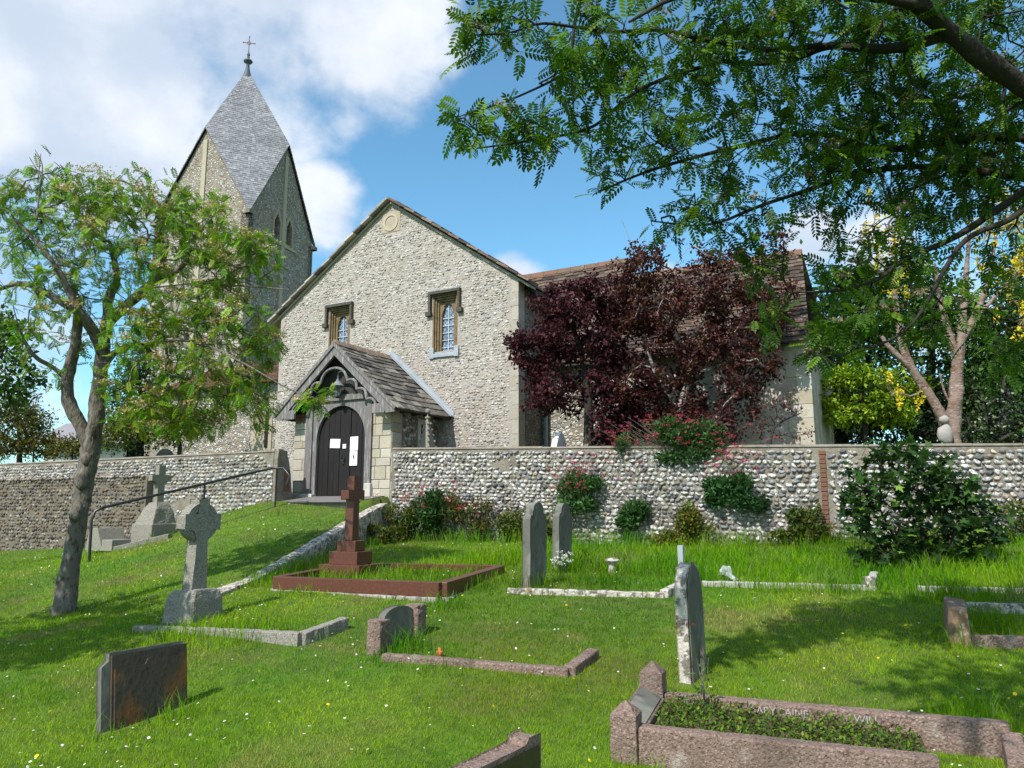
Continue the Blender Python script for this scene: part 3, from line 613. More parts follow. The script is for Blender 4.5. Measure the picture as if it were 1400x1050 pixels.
for k in range(4):
    for (u0, u1, z0, z1, n) in ((-.1, .1, 1.7 if k else 1.7, ZG - .5, .05), (-TH, TH, 10.3, 10.42, .05)):
        if u1 - u0 > 1 and k == 1: u0, u1, z0, z1 = -.95, .95, 12.28, 12.4
        pb = B(); pb.box(u0, u1, .0, n, z0, z1); pb.v = [face(k, pb.v[0])]; b.add(pb.v[0], [f.tolist() for arr in pb.f for f in arr], (.4, .35, .26))
    for s_ in (-1, 1):
        for j in range(30):
            z = 1.8 + j * .36; L = .42 if (j % 2 == 0) == (s_ > 0) else .2
            if z + .34 > ZC - .2 or (z > 9.9): continue
            pb = B(); pb.box(min(s_ * TH + .01 * s_, s_ * (TH - L)), max(s_ * TH + .01 * s_, s_ * (TH - L)), 0, .02, z, z + .34); b.add(face(k, pb.v[0]), [f.tolist() for arr in pb.f for f in arr], np.array(ASH[j % 5]) * .95)
    for s_ in (-1, 1):
        pb = B(); pb.box(s_ * TH - .14, s_ * TH + .14, -.1, .14, ZC - .12, ZC + .04); b.add(face(k, pb.v[0]), [f.tolist() for arr in pb.f for f in arr], (.32, .3, .24))
    if k == 1:
        for cx in (-.42, .42):
            for pts in ([(cx - .34, 13.2), (cx - .2, 13.2), (cx, 13.58), (cx, 13.85)], [(cx + .34, 13.2), (cx, 13.85), (cx, 13.58), (cx + .2, 13.2)], [(cx - .3, 12.4), (cx - .2, 12.4), (cx - .2, 13.2), (cx - .3, 13.2)], [(cx + .2, 12.4), (cx + .3, 12.4), (cx + .3, 13.2), (cx + .2, 13.2)]):
                pb = B(); pb.prism(pts, 0, .03, 'y'); b.add(face(k, pb.v[0]), [f.tolist() for arr in pb.f for f in arr], (.34, .28, .2))
b.build('stone_dressings', 'ashlar', CH)
b = B()
for k in (0, 1):
    pb = B(); pb.box(-1.5, 1.5, -.6, -.5, 11.5, 14.0); b.add(face(k, pb.v[0]), [f.tolist() for arr in pb.f for f in arr])
b.build('belfry_louvre', 'door', CH)
SHC = [(.26, .255, .275), (.29, .285, .305), (.24, .235, .255), (.32, .315, .335), (.27, .265, .275)]
r3 = np.random.default_rng(31); OV = .1
for k in range(4):
    c, s_ = [(1, -1), (1, 1), (-1, 1), (-1, -1)][k]
    tip = np.array([0, 0, ZT + .1]); cor = np.array([c * (TH + OV), s_ * (TH + OV), ZC - .08]); ga = np.array([0, s_ * (TH + OV), ZG + .02]); gb = np.array([c * (TH + OV), 0, ZG + .02])
    if k in (1, 3): ga, gb = gb, ga
    mid = (ga + gb) / 2; U = gb - ga; hw_ = np.linalg.norm(U) / 2; U = U / (2 * hw_); Vv = tip - cor; Lv = np.linalg.norm(Vv); Vv = Vv / Lv; Nn = np.cross(U, Vv)
    if Nn[2] < 0: Nn = -Nn
    vm = (mid - cor) @ Vv
    def fr(Q):
        W_ = cor + Q[:, 0:1] * U + Q[:, 1:2] * Vv + Q[:, 2:3] * Nn; return TF_(W_[:, 0], W_[:, 1], W_[:, 2])
    b = B(); slabs(b, [(0, 0), (hw_, vm), (0, Lv), (-hw_, vm)], fr, .115, .1, .16, .016, SHC, r3, .005)
    b.add(fr(np.array([(0, 0, 0), (hw_, vm, 0), (0, Lv, 0), (-hw_, vm, 0)])), [[0, 1, 2, 3]], (.1, .1, .1))
    b.build('spire_face', 'shingle', CH)
b = B()
for k in range(4):
    for s_ in (-1, 1):
        P = face(k, np.array([(s_ * (TH + .08), .1, ZC - .05), (0, .1, ZG + .0)])); tube(b, P, .022, 6)
b.build('lead_edge', 'slate_stone', CH)
c0 = TF_(np.array([0.]), np.array([0.]), ZT)[0]
b = B(); lathe(b, [(.2, -.22), (.13, .0), (.085, .2), (.07, .4), (.09, .44), (.17, .48), (.2, .53), (.17, .58), (.09, .62), (.06, .66), (.05, .8), (.075, .84), (.05, .9), (.025, 1.0)], c0, 14)
FIN = b.build('finial', 'lead', CH, smooth=True); FIN.data.materials[0] = mat('old_lead', (.09, .1, .12), .6)
b = B(); z = c0[2]
tube(b, [c0 + np.array([0, 0, .9]), c0 + np.array([0, 0, 1.72])], .018, 6)
d = np.array([.75, .66, 0]); d /= np.linalg.norm(d); cc = c0 + np.array([0, 0, 1.42]); tube(b, [cc - d * .24, cc + d * .24], .018, 6)
for q in (cc - d * .24, cc + d * .24, c0 + np.array([0, 0, 1.72])): V, F = ico(1); b.add(V * .035 + q, F)
for t in np.linspace(0, 2 * math.pi, 13)[:-1]: tube(b, [cc + .08 * (math.cos(t) * d + math.sin(t) * np.array([0, 0, 1])), cc + .08 * (math.cos(t + .55) * d + math.sin(t + .55) * np.array([0, 0, 1]))], .014, 4)
b.build('weather_cross', mat('old_copper', (.22, .11, .09), .7), FIN)

# ---------------------------------------------------------------- porch
PX, PY = -3.67, -1.81
for q_ in (((-2.52, -2.22), (-2.82, -2.519)), ((-5.12, -4.82), (-4.821, -4.52))):
    b = B(); b.box(*q_[0], PY, -.005, 1.6, 3.82); b.box(*q_[1], PY + .002, PY + .3, 1.6, 3.818); b.build('porch_wall', 'mortar', CH)
b = B(); r4 = np.random.default_rng(41)
blocks(b, -2.86, -2.225, 1.72, 3.82, lambda Q: Q + np.array([0, PY, 0]), .24, (.18, .42), ASH, r4, .02)
b.build('porch_stones', 'ashlar', CH, bevel=.008); b = B(); blocks(b, -5.12, -4.7, 1.72, 3.6, lambda Q: Q + np.array([0, PY, 0]), .22, (.18, .4), ASH, r4, .02); b.build('porch_stones', 'ashlar', CH, bevel=.008); b = B()
blocks(b, 1.45, 1.81, 1.72, 3.82, lambda Q: np.stack([-2.22 - Q[:, 1], -Q[:, 0], Q[:, 2]], 1)[:, [0, 1, 2]], .24, (.3, .4), ASH, r4, .015)
b.build('porch_stones', 'ashlar', CH, bevel=.008)
b = B(); flint_courses(b, lambda u, z, a, c: 0 < u < 1.42 and not (.62 < u < .98 and 2.6 < z < 3.6), 0, 1.45, 1.9, 3.8, .085, .07, .15, lambda Q: np.stack([-2.22 - Q[:, 1], -1.45 + Q[:, 0], Q[:, 2]], 1), ST1, FLINTC, [.12, .15, .08, .15, .12, .1, .06, .1, .07, .05], r4, gap=.92); b.build('flint_facing', 'flint', CH, smooth=True)
b = B(); b.box(-2.24, -2.19, -.86, -.74, 2.6, 3.55); b.box(-2.24, -2.19, -.66, -.54, 2.6, 3.55); b.box(-2.24, -2.19, -.86, -.54, 3.552, 3.66); b.box(-2.24, -2.2, -.739, -.661, 2.6, 3.55, (.02, .02, .02)); b.build('slit_window', 'ashlar', CH)
b = B(); b.box(-5.0, -4.75, PY - .03, PY + .02, 3.66, 3.735); b.box(-5.08, -4.82, PY - .035, PY + .02, 3.745, 3.82); b.build('brick_patch', 'brick', CH, bevel=.004)
# timber frame with arched opening
arch = [(PX + .73, 1.75), (PX + .73, 3.18)] + [(PX + .73 * math.cos(t), 3.18 + .78 * math.sin(t) ** .96) for t in np.linspace(.08, math.pi - .08, 19)] + [(PX - .73, 3.18), (PX - .73, 1.75)]
b = B(); b.prism([(PX - .96, 1.76), (PX - .96, 4.08), (PX + .86, 4.08), (PX + .86, 1.76), arch[0]][:4] and [(PX - .96, 1.8), (PX - .73, 1.8)] + [p for p in arch[::-1]][1:-1] + [(PX + .73, 1.8), (PX + .88, 1.8), (PX + .88, 4.06), (PX - .96, 4.06)], PY - .035, PY + .06, 'y')
b.box(PX - 1.05, PX - .84, PY - .075, PY - .037, 1.9, 4.06); b.box(PX + .79, PX + .93, PY - .075, PY - .037, 1.8, 4.06)
b.box(PX - 1.3, PX + 1.3, PY - .09, PY + .1, 4.063, 4.2)
b.build('door_frame', 'oak', CH, bevel=.008)
b = B(); b.box(PX - 1.12, PX - .72, PY - .14, PY + .02, 1.75, 1.93, (.5, .47, .42)); b.build('plinth_block', 'ashlar', CH, bevel=.012); b = B(); b.box(PX + .78, PX + .96, PY - .1, PY + .02, 1.75, 2.15, (.48, .45, .4)); b.build('plinth_block', 'ashlar', CH, bevel=.012)
dr = B(); n = 9
for k in range(n): x0 = PX - .74 + 1.48 * k / n; dr.box(x0 + .004, x0 + 1.48 / n - .004, PY + .05 - (.012 if k == 5 else 0) - .004 * (k % 2), PY + .09, 1.8, 3.99)
DOOR = dr.build('door', 'door', CH, bevel=.004)
b = B(); tube(b, [(PX + .06 + .05 * math.cos(t), PY + .01, 2.72 + .05 * math.sin(t)) for t in np.linspace(0, 2 * math.pi, 13)], .009, 5); b.box(PX + .03, PX + .09, PY + .02, PY + .048, 2.6, 2.72); b.build('handle', 'iron', DOOR)
# tympanum planks
b = B()
for k in range(16):
    x0 = PX - 1.28 + k * .16; h = 4.2 + (1.28 - abs(x0 + .08 - PX)) * .86; b.box(x0 + .003, x0 + .157, PY + .0 + .004 * (k % 3), PY + .04, 4.2, max(4.22, h - .02))
b.build('gable_boards', 'oak_dark', CH)
# barge boards with a cusped rib
BY0, BY1 = -2.16, -2.1
ZA, ZE, XE = 5.36, 3.78, 1.76; m_ = (ZA - ZE) / XE
for s_ in (1, -1):
    b = B(); P = [(0, ZA), (XE, ZE), (XE + .01, ZE - .1), (XE - .22, ZE - .11), (XE - .3, ZE + .02), (0, ZA - .26)]
    P = [(PX + s_ * u, z) for u, z in P]; b.prism(P if s_ > 0 else P[::-1], BY0, BY1, 'y')
    P = [(0, ZA + .035), (XE + .06, ZE + .0), (XE + .03, ZE - .05), (0, ZA - .05)]; P = [(PX + s_ * u, z) for u, z in P]; b.prism(P if s_ > 0 else P[::-1], BY0 - .035, BY0 - .001, 'y')
    def arc(p, q, sag, n=9):
        p, q = np.array(p), np.array(q); t = np.linspace(0, 1, n)[:, None]; d = q - p; nn_ = np.array([-d[1], d[0]]) / np.linalg.norm(d); return p + d * t + nn_ * sag * (1 - (2 * t - 1) ** 2) 
    pts = np.concatenate([arc((.0, 4.79), (.40, 4.47), .1), arc((.40, 4.47), (.68, 4.25), .12), arc((.68, 4.25), (.98, 4.0), .12), arc((.98, 4.0), (1.24, 3.86), .07)])
    path = [(PX + s_ * u, (BY0 + BY1) / 2, z) for u, z in pts]
    for a_ in range(0, 36, 9): tube(b, path[a_:a_ + 9], .034, 6)
    b.box(*(sorted((PX + s_ * 1.16, PX + s_ * 1.5))), BY0 - .002, BY1 + .002, ZE - .11, ZE + .1)
    b.build('bargeboard', 'oak', CH, bevel=.006)
# porch roof of stone slabs, lead strip against the wall
r5 = np.random.default_rng(51); L = math.hypot(1.86, 1.64)
for s_ in (1, -1):
    b = B(); cx_, cz_ = 1.86 / L, 1.64 / L
    def fr(Q):
        sag = .05 * np.sin(np.clip((Q[:, 0] + 2.15) / 2.15, 0, 1) * math.pi)
        t_ = L - Q[:, 1]; return np.stack([PX + s_ * (t_ * cx_ + Q[:, 2] * cz_), Q[:, 0], 5.38 - t_ * cz_ + Q[:, 2] * cx_ - sag * .6], 1)
    slabs(b, [(-2.17, 0), (-.02, 0), (-.02, L), (-2.17, L)], fr, lambda t: .24 - .1 * t, .16, .42, .026, [(.13, .115, .1), (.09, .08, .072), (.18, .16, .135), (.06, .055, .052), (.24, .22, .18)], r5, .014); b.build('porch_roof', 'slab', CH)
    b = B(); b.add(fr(np.array([(-2.1, 0.02, -.012), (0, 0.02, -.012), (0, L, -.012), (-2.1, L, -.012), (-2.1, 0.02, -.06), (0, 0.02, -.06), (0, L, -.06), (-2.1, L, -.06)])), [[0, 1, 2, 3], [7, 6, 5, 4], [4, 5, 1, 0], [0, 3, 7, 4]])
    for k in range(5): b.box(*(sorted((PX + s_ * 1.4, PX + s_ * 1.78))), -2.0 + k * .45, -1.92 + k * .45, 3.72, 3.8)
    b.build('roof_timber', 'oak_dark', CH)
    b = B(); P = [(0, 5.44), (1.92, 3.76), (1.92, 3.9), (0, 5.6)]; P = [(PX + s_ * u, z) for u, z in P]; b.prism(P if s_ > 0 else P[::-1], -.035, -.002, 'y')
    P = [(0, 5.45), (1.9, 3.77), (1.9, 3.80), (0, 5.48)]; P = [(PX + s_ * u, z) for u, z in P]; b.prism(P if s_ > 0 else P[::-1], -.13, -.036, 'y')
    b.build('lead_flashing', 'lead', CH)
b = B()
for k in range(6): b.prism([(PX - .12, 5.32), (PX + .12, 5.32), (PX + .03, 5.45), (PX - .03, 5.45)], -2.17 + k * .36, -1.82 + k * .36, 'y', (.24, .17, .12))
b.build('ridge_tiles', 'slab', CH, bevel=.01)

def W(x, y, z): return np.array([*loc2w(x, y)[:2], z])
# things on and in front of the porch
def notice(x0, x1, z0, z1, label, lines=0, tilt=0.0):
    b = B(); b.box(-(x1 - x0) / 2, (x1 - x0) / 2, -.004, 0, -(z1 - z0) / 2, (z1 - z0) / 2)
    p = W((x0 + x1) / 2, PY + .026, (z0 + z1) / 2); o = b.build('notice', 'paper', loc=p, rz=-ANG); o.rotation_euler = (0, tilt, -ANG); tag(o, label, 'notice', 'paper notices pinned to the church door')
    if lines:
        l = B()
        for k in range(lines):
            z = (z1 - z0) * (.36 - .72 * k / max(1, lines - 1)); ww = (x1 - x0) * (.38 - .1 * (k % 3)); l.box(-ww, ww * .8, -.0055, -.0042, z - .004, z + .004)
        l.build('print', mat('print_grey', (.42, .43, .47), .8), o)
    return o
notice(-4.02, -3.72, 2.98, 3.19, 'landscape sheet of white paper, left of the three notices on the dark church door', 5, .05)
notice(-3.64, -3.54, 2.96, 3.06, 'tiny square white card in the middle of the dark church door')
notice(-3.42, -3.19, 2.9, 3.22, 'upper white portrait sheet on the right of the dark church door', 6)
o = notice(-3.42, -3.2, 2.56, 2.885, 'lower white portrait sheet with a small dark mark on the church door', 0)
b = B(); b.box(-.012, .03, -.0058, -.0042, .0, .075); b.box(.012, .03, -.0058, -.0042, -.04, .0); b.build('print', 'ink', o)
LN = empty('porch_lantern', 'black hanging lantern under the carved gable of the church porch', 'lantern', W(PX + .02, -2.02, 4.2), -ANG)
b = B(); lathe(b, [(.0, .36), (.03, .35), (.035, .31), (.15, .2), (.16, .185), (.0, .19)], sides=12); tube(b, [(0, 0, .35), (0, 0, .5), (0, .12, .56)], .012, 5); b.build('lantern_cap', mat('lantern_metal', (.2, .22, .25), .35), LN)
b = B()
for t in range(4):
    a_ = t * math.pi / 2 + .78; tube(b, [(.1 * math.cos(a_), .1 * math.sin(a_), .19), (.065 * math.cos(a_), .065 * math.sin(a_), -.06)], .008, 4)
lathe(b, [(0, -.06), (.075, -.06), (.07, -.08), (.02, -.1), (0, -.1)], sides=8); b.build('lantern_frame', 'iron', LN)
b = B(); lathe(b, [(.088, .185), (.058, -.055)], sides=4); b.build('lantern_glass', mat('lamp_glass', (.12, .13, .14), .1, spec=.7), LN)
# ---------------------------------------------------------------- boundary walls
def lpx(px, yl):        # church-local x where the sight line's vertical plane cuts the plane y = yl
    a, _ = ray(px, 620); Y = (yl + O2 @ N2) / (a * N2[0] + N2[1]); return (np.array([a * Y, Y]) - O2) @ E2
def boundary(name, label, x0, x1, yf, th, top, base, seed, rowh, lmin, lmax, tm, prob, skip=None, extra=None, z0=.8, dep=.036, gap=.995):
    E_ = empty(name, label, 'wall', (O2[0], O2[1], 0), -ANG); r = np.random.default_rng(seed); s = (top(x1) - top(x0)) / (x1 - x0); t0 = top(x0)
    b = B(); n = int((x1 - x0) / .25)
    P = [(x0, z0)] + [(x1, z0)] + [(x1 + (x0 - x1) * k / n, top(x1 + (x0 - x1) * k / n) + .006 * math.sin(k * 1.7)) for k in range(n + 1)]
    b.prism(P, yf, yf + th, 'y'); b.build('wall_core', 'mortar', E_)
    b = B()
    fr = lambda Q: np.stack([Q[:, 0], yf + Q[:, 1], Q[:, 2] + s * (Q[:, 0] - x0)], 1)
    flint_courses(b, lambda u, z, a, c: u - a > x0 and u + a < x1 and z + c < t0 - .035 and not (skip and skip(u, z + s * (u - x0), a)), x0, x1, base, t0, rowh, lmin, lmax, fr, tm, FLINTC, prob, r, depth=dep, gap=gap)
    b.build('flint_facing', 'flint', E_, smooth=True)
    b = B(); x = x0
    while x < x1:
        l = min(r.uniform(.5, 1.1), x1 - x); h = .035 + .012 * r.random()
        zz = top(x), top(x + l); V = [(x, yf - .02, zz[0]), (x + l, yf - .02, zz[1]), (x + l, yf + th + .02, zz[1]), (x, yf + th + .02, zz[0]), (x, yf + .03, zz[0] + h), (x + l, yf + .03, zz[1] + h), (x + l, yf + th - .03, zz[1] + h), (x, yf + th - .03, zz[0] + h)]
        b.add(V, [[0, 1, 5, 4], [1, 2, 6, 5], [2, 3, 7, 6], [3, 0, 4, 7], [4, 5, 6, 7]]); x += l
    b.build('coping', 'mortar', E_, smooth=False, bevel=.01)
    return E_
topR = lambda x: 2.885 - .0315 * (x + 2.2)
bx = lpx(1124, -1.81)
def skipR(u, z, a): return abs(u - bx) < .05 + a or (noise2(u, z * 1.6, 2.6, 77) > .55 and a > .045) or (z < G(*loc2w(u, -2.0)[:2]) - .1)
WR = boundary('flint_wall', 'long grey and white flint wall right of the porch with plants growing on it', -2.2, 16, -1.81, .38, topR, .75, 3, .08, .055, .155, ST2, [.2, .17, .13, .14, .11, .08, .06, .04, .03, .04], skipR)
b = B()
for k in range(22): z = .9 + k * .075; b.box(bx - .045 - .006 * (k % 2), bx + .045 + .006 * (k % 3 == 0), -1.84, -1.812, z, z + .066)
b.build('brick_strip', 'brick', WR, bevel=.006)
topL = lambda x: 2.865
xl = lpx(207, -2.86)
WL = boundary('flint_wall', 'flint wall stepping down the bank to the left of the porch, darker low down', -24, -4.72, -2.76, .34, topL, .25, 5, .088, .07, .16, ST1, [.1, .14, .07, .17, .14, .08, .03, .12, .09, .06], lambda u, z, a: (u - a < xl and z < 2.36) or (noise2(u, z * 1.6, 2.2, 78) > .5 and a > .04) or z < G(*loc2w(u, -2.95)[:2]) - .1, z0=.1, dep=.026)
b = B(); b.prism([(-24, .1), (xl, .1), (xl + .02, 2.36), (xl - .1, 2.40), (-24, 2.40)], -2.93, -2.762, 'y'); b.build('ledge', mat('dark_mortar', (.16, .135, .105), .95, [('n', 3, (.2, .15, .1), .5, .7, .7), ('n', 12, (.04, .035, .03), .5, .7, .7)], [('n', 20, .8, .03)]), WL)  # lower section set forward, in darker brown mortar
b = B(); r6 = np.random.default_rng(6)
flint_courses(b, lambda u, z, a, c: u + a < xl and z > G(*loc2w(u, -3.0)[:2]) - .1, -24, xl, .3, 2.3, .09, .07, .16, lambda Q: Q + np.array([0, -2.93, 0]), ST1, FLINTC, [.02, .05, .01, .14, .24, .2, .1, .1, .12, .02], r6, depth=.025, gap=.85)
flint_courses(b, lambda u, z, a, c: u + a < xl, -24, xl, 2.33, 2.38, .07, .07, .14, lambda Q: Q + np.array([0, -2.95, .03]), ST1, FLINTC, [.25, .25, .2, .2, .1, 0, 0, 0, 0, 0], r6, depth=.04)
b.build('lower_flint_facing', 'flint_dark', WL, smooth=True)
b = B()     # rounded rendered end of the left wall
prof = [(-2.80, .9), (-2.40, .9), (-2.36, 1.9), (-2.44, 2.4), (-2.52, 2.72), (-2.64, 2.87), (-2.78, 2.9), (-2.81, 2.7)]
b.prism(prof, -4.74, -4.6, 'x', (.35, .28, .2)); b.build('end_pier', 'mortar', WL, bevel=.02)
b = B()
for k in range(6): b.box(-4.6, -4.585, -2.62, -2.44, 1.98 + k * .08, 2.05 + k * .08)
b.build('brick_patch', 'brick', WL, bevel=.004)

# stone edging that holds up the grass bank
ED = empty('stone_edging', 'lichened stone edging running up the grass bank to the porch', 'edging', (EA[0], EA[1], 0), math.atan2(eu[1], eu[0]))
b = B(); Ln = np.linalg.norm(EB - EA); x = -.35; r7 = np.random.default_rng(7)
def hL(s_): p = EA + eu * s_ - en * .22; return float(fL(p[0], p[1])) + EYE
def hR(s_): p = EA + eu * s_ + en * .22; return float(fR(p[0], p[1])) + EYE
while x < Ln - .1:
    l = r7.uniform(.18, .5); m = x + l / 2; y0, y1 = -.13 - .02 * r7.random(), .06 + .02 * r7.random(); za, zb = [max(hL(q), hR(q)) + .035 for q in (x, x + l)]; zl = min(hR(m), hL(m)) - .2; j = .012 * r7.random(); b.add([(x + .006, y0, zl), (x + l - .004, y0, zl), (x + l - .004, y1, zl), (x + .006, y1, zl), (x + .006, y0, za + j), (x + l - .004, y0, zb + j), (x + l - .004, y1, zb + j), (x + .006, y1, za + j)], [[0, 1, 5, 4], [1, 2, 6, 5], [2, 3, 7, 6], [3, 0, 4, 7], [4, 5, 6, 7]]); x += l
b.build('edging_stone', 'lichen_stone', ED, bevel=.012, rough=(3, .016, .12))

# handrail
HR = empty('handrail', 'black tubular metal handrail sloping up beside the left flint wall', 'handrail', tuple(at(122, 765, 13.6)))
h0 = np.array(HR.location); A_ = at(122, 765, 13.6); p1 = at(125, 712, 13.6); p2 = at(130, 699, 13.65); p3 = at(140, 694, 13.7); q1 = at(372, 640, 16.3); q2 = at(388, 640, 16.2); q3 = at(396, 650, 16.1); q4 = at(392, 663, 16.1)
b = B(); tube(b, np.array([A_ - [0, 0, .2], A_, p1, p2, p3] + [p3 + (q1 - p3) * t for t in (.2, .4, .6, .8)] + [q1, q2, q3, q4]) - h0, .026, 8); b.build('rail', 'iron', HR, smooth=True)
for px in (270, 380):
    t = (px - 140) / (372 - 140); top_ = p3 + (q1 - p3) * t; gz_ = g(top_[0], top_[1]); b = B(); tube(b, np.array([top_, [top_[0], top_[1], gz_ - .1]]) - h0, .02, 8); b.build('post', 'iron', HR)

# ---------------------------------------------------------------- graves
def grave(name, label, px, py, cat='gravestone', rz=-ANG, lean=(0, 0), group=None, Y=None):
    p = gp(px, py) if Y is None else at(px, py, Y); E_ = empty(name, label, cat, tuple(p), rz, group); E_.rotation_euler = (lean[0], lean[1], rz); return E_
def tl(E_, p):
    d = np.array(p) - np.array(E_.location); a = -E_.rotation_euler[2]; return np.array([d[0] * math.cos(a) - d[1] * math.sin(a), d[0] * math.sin(a) + d[1] * math.cos(a), d[2]])
KEEP = []       # footprints that stay free of grass, in world xy: (p, q, half width)
def kerb(E_, p, q, w, h, m, sink=.12, tops=None, name='kerb', bev=.012, rough=(1, .012, .08), base=None):
    p, q = np.array(p, float), np.array(q, float); KEEP.append((p[:2].copy(), q[:2].copy(), w / 2 + .01)); L = np.linalg.norm((q - p)[:2]); n = max(2, int(L / .15)); dx = (q - p)[:2] / L; nn_ = np.array([-dx[1], dx[0]]) * w / 2; V = []
    for i in range(n + 1):
        c = p[:2] + (q - p)[:2] * i / n; zt = (p[2] + (q[2] - p[2]) * i / n + h) if tops is None else tops[0] + (tops[1] - tops[0]) * i / n; zb = g(*c) - sink if base is None else base[0] + (base[1] - base[0]) * i / n
        for s_, z in ((-1, zb), (1, zb), (1, zt), (-1, zt)): V.append(tl(E_, [c[0] + nn_[0] * s_, c[1] + nn_[1] * s_, z]))
    F = [[0, 1, 2, 3][::-1], [4 * n + k for k in range(4)]]
    for i in range(n):
        for k in range(4): F.append([4 * i + k, 4 * i + (k + 1) % 4, 4 * i + 4 + (k + 1) % 4, 4 * i + 4 + k])
    b = B(); b.add(V, F); return b.build(name, m, E_, bevel=bev, rough=rough)
def upright(E_, pts, th, m, name='headstone', x0=None, holes=(), bevel=.012, rough=None, col=(.5, .5, .5)):
    x0 = -th / 2 if x0 is None else x0; b = B(); b.prism(pts, x0, x0 + th, 'x', col, holes=holes); return b.build(name, m, E_, bevel=bevel, rough=rough)
def arch_top(w, hs, ht, n=12): return [(-w / 2, -.25), (w / 2, -.25), (w / 2, hs)] + [(w / 2 * math.cos(t), hs + (ht - hs) * math.sin(t)) for t in np.linspace(0, math.pi, n)[1:-1]] + [(-w / 2, hs)]
def shoulder(w, hs, ht, n=11): r_ = w * .34; return [(-w / 2, -.25), (w / 2, -.25), (w / 2, hs), (w / 2 - .02, hs + .035), (r_ + .03, hs + .02), (r_, hs + .05)] + [(r_ * math.cos(t), hs + .05 + (ht - hs - .05) * math.sin(t)) for t in np.linspace(0, math.pi, n)[1:-1]] + [(-r_, hs + .05), (-r_ - .03, hs + .02), (-w / 2 + .02, hs + .035), (-w / 2, hs)]

# dark stained headstone, bottom left
p0, p1 = gp(140, 1003), gp(254, 962); e = empty('headstone', 'low dark headstone with rusty stains and a stepped top, lower left of the lawn', 'gravestone', tuple((p0 + p1) / 2 - [0, 0, 0]), 0)
d = (p1 - p0)[:2]; e.rotation_euler = (0, R(-7), math.atan2(d[1], d[0]) - R(90)); w_ = np.linalg.norm(d)
KEEP.append((p0[:2], p1[:2], .06))
upright(e, [(-w_ / 2, -.25), (w_ / 2, -.25), (w_ / 2, .36), (w_ / 2 - .02, .38), (w_ / 2 - .02, .44), (-w_ / 2 + .05, .44), (-w_ / 2 + .05, .395), (-w_ / 2, .36)], .055, 'slate_stone', x0=-.06, rough=(3, .008, .1))
upright(e, [(-w_ / 2 + .05, -.2), (w_ / 2 - .0, -.2), (w_ / 2 - .0, .43), (-w_ / 2 + .05, .43)], .018, 'stained_stone', 'face_panel', x0=-.004, bevel=.004)
upright(e, [(-w_ / 2 + .065, -.2), (w_ / 2 - .015, -.2), (w_ / 2 - .015, .36), (.06, .36), (.03, .38), (-.0, .375), (-.02, .34), (-w_ / 2 + .065, .34)], .014, 'stained_stone', 'inscribed_panel', x0=.0145, bevel=.005)

# granite headstone cut by the bottom edge
pt = at(738, 1005, 4.15); zg = g(pt[0], pt[1]); e = empty('headstone', 'speckled pink granite headstone with dark face at the bottom edge of the photo', 'gravestone', (pt[0], pt[1], zg), -R(33)); h = pt[2] - zg
upright(e, [(-.95, -.3), (.0, -.3), (.0, h), (-.1, h), (-.115, h - .03), (-.95, h - .03)], .12, 'pink_granite', x0=-.12, rough=(3, .006, .05))
upright(e, [(-.93, -.3), (-.012, -.3), (-.012, h - .045), (-.93, h - .045)], .006, mat('dark_polish', (.035, .026, .024), .3, [('n', 50, (.07, .05, .045), .5, .7, .6)], spec=.5), 'polished_face', x0=.0, bevel=.003)
KEEP.append((loc2w(0, 0)[:2] * 0 + pt[:2], pt[:2] - np.array([math.sin(R(33)), math.cos(R(33))]) * .95, .09))

# tall leaning right headstone
e = grave('headstone', 'tall narrow round-topped headstone with white lichened edge, standing alone on the open lawn', 948, 922, lean=(R(-2.2), R(-2)))
upright(e, arch_top(.42, .56, .8), .085, 'lichen_stone', rough=(3, .012, .06)); upright(e, [(y * .9, z * .985) for y, z in arch_top(.42, .56, .8)], .006, 'slate_stone', 'inscribed_face', x0=.046, bevel=.002)
KEEP.append((np.array(e.location)[:2] - N2 * .25, np.array(e.location)[:2] + N2 * .25, .06))
# twin headstones
for (px, py, H, lab, lx) in ((731, 800, .93, 'nearer of two grey shouldered headstones side by side before the flint wall', R(1.5)), (768, 776, .86, 'farther of two grey shouldered headstones side by side before the flint wall', R(-1))):
    e = grave('headstone', lab, px, py, lean=(lx, R(1)), group='pair of shouldered headstones')
    upright(e, shoulder(.4, H - .18, H), .1, 'slate_stone', rough=(3, .01, .1)); upright(e, [(y * .86, z * .96) for y, z in shoulder(.4, H - .18, H)], .005, 'slate_stone', 'inscribed_face', x0=.052, bevel=.002)
    KEEP.append((np.array(e.location)[:2] - N2 * .25, np.array(e.location)[:2] + N2 * .25, .06))
for (a, b_, lab, m) in (((694, 811), (908, 817), 'low thin stone kerb sunk in long grass beside the two shouldered headstones', 'lichen_stone'), ((960, 801), (1190, 807), 'long pale stone kerb in tall grass right of the lone headstone', 'pale_stone'), ((1256, 808), (1440, 812), 'pale stone kerb in the grass in front of the big leafy bush', 'pale_stone')):
    p, q = gp(*a), gp(*b_); e = empty('grave_kerb', lab, 'kerb', tuple(p), 0, 'stone grave kerbs in the long grass'); kerb(e, p, q, .07, .055, m, rough=(1, .02, .1))
    n2 = q + np.array([N2[0], N2[1], 0]) * .8
    if a[0] < 1200: n2[2] = g(n2[0], n2[1]); kerb(e, q, n2, .09, .08, m, rough=(1, .02, .1))
    if a[0] == 960: bb = B(); c = tl(e, q); bb.box(c[0] - .06, c[0] + .05, c[1] - .05, c[1] + .05, c[2] - .1, c[2] + .15); bb.build('corner_block', 'lichen_stone', e, bevel=.015)

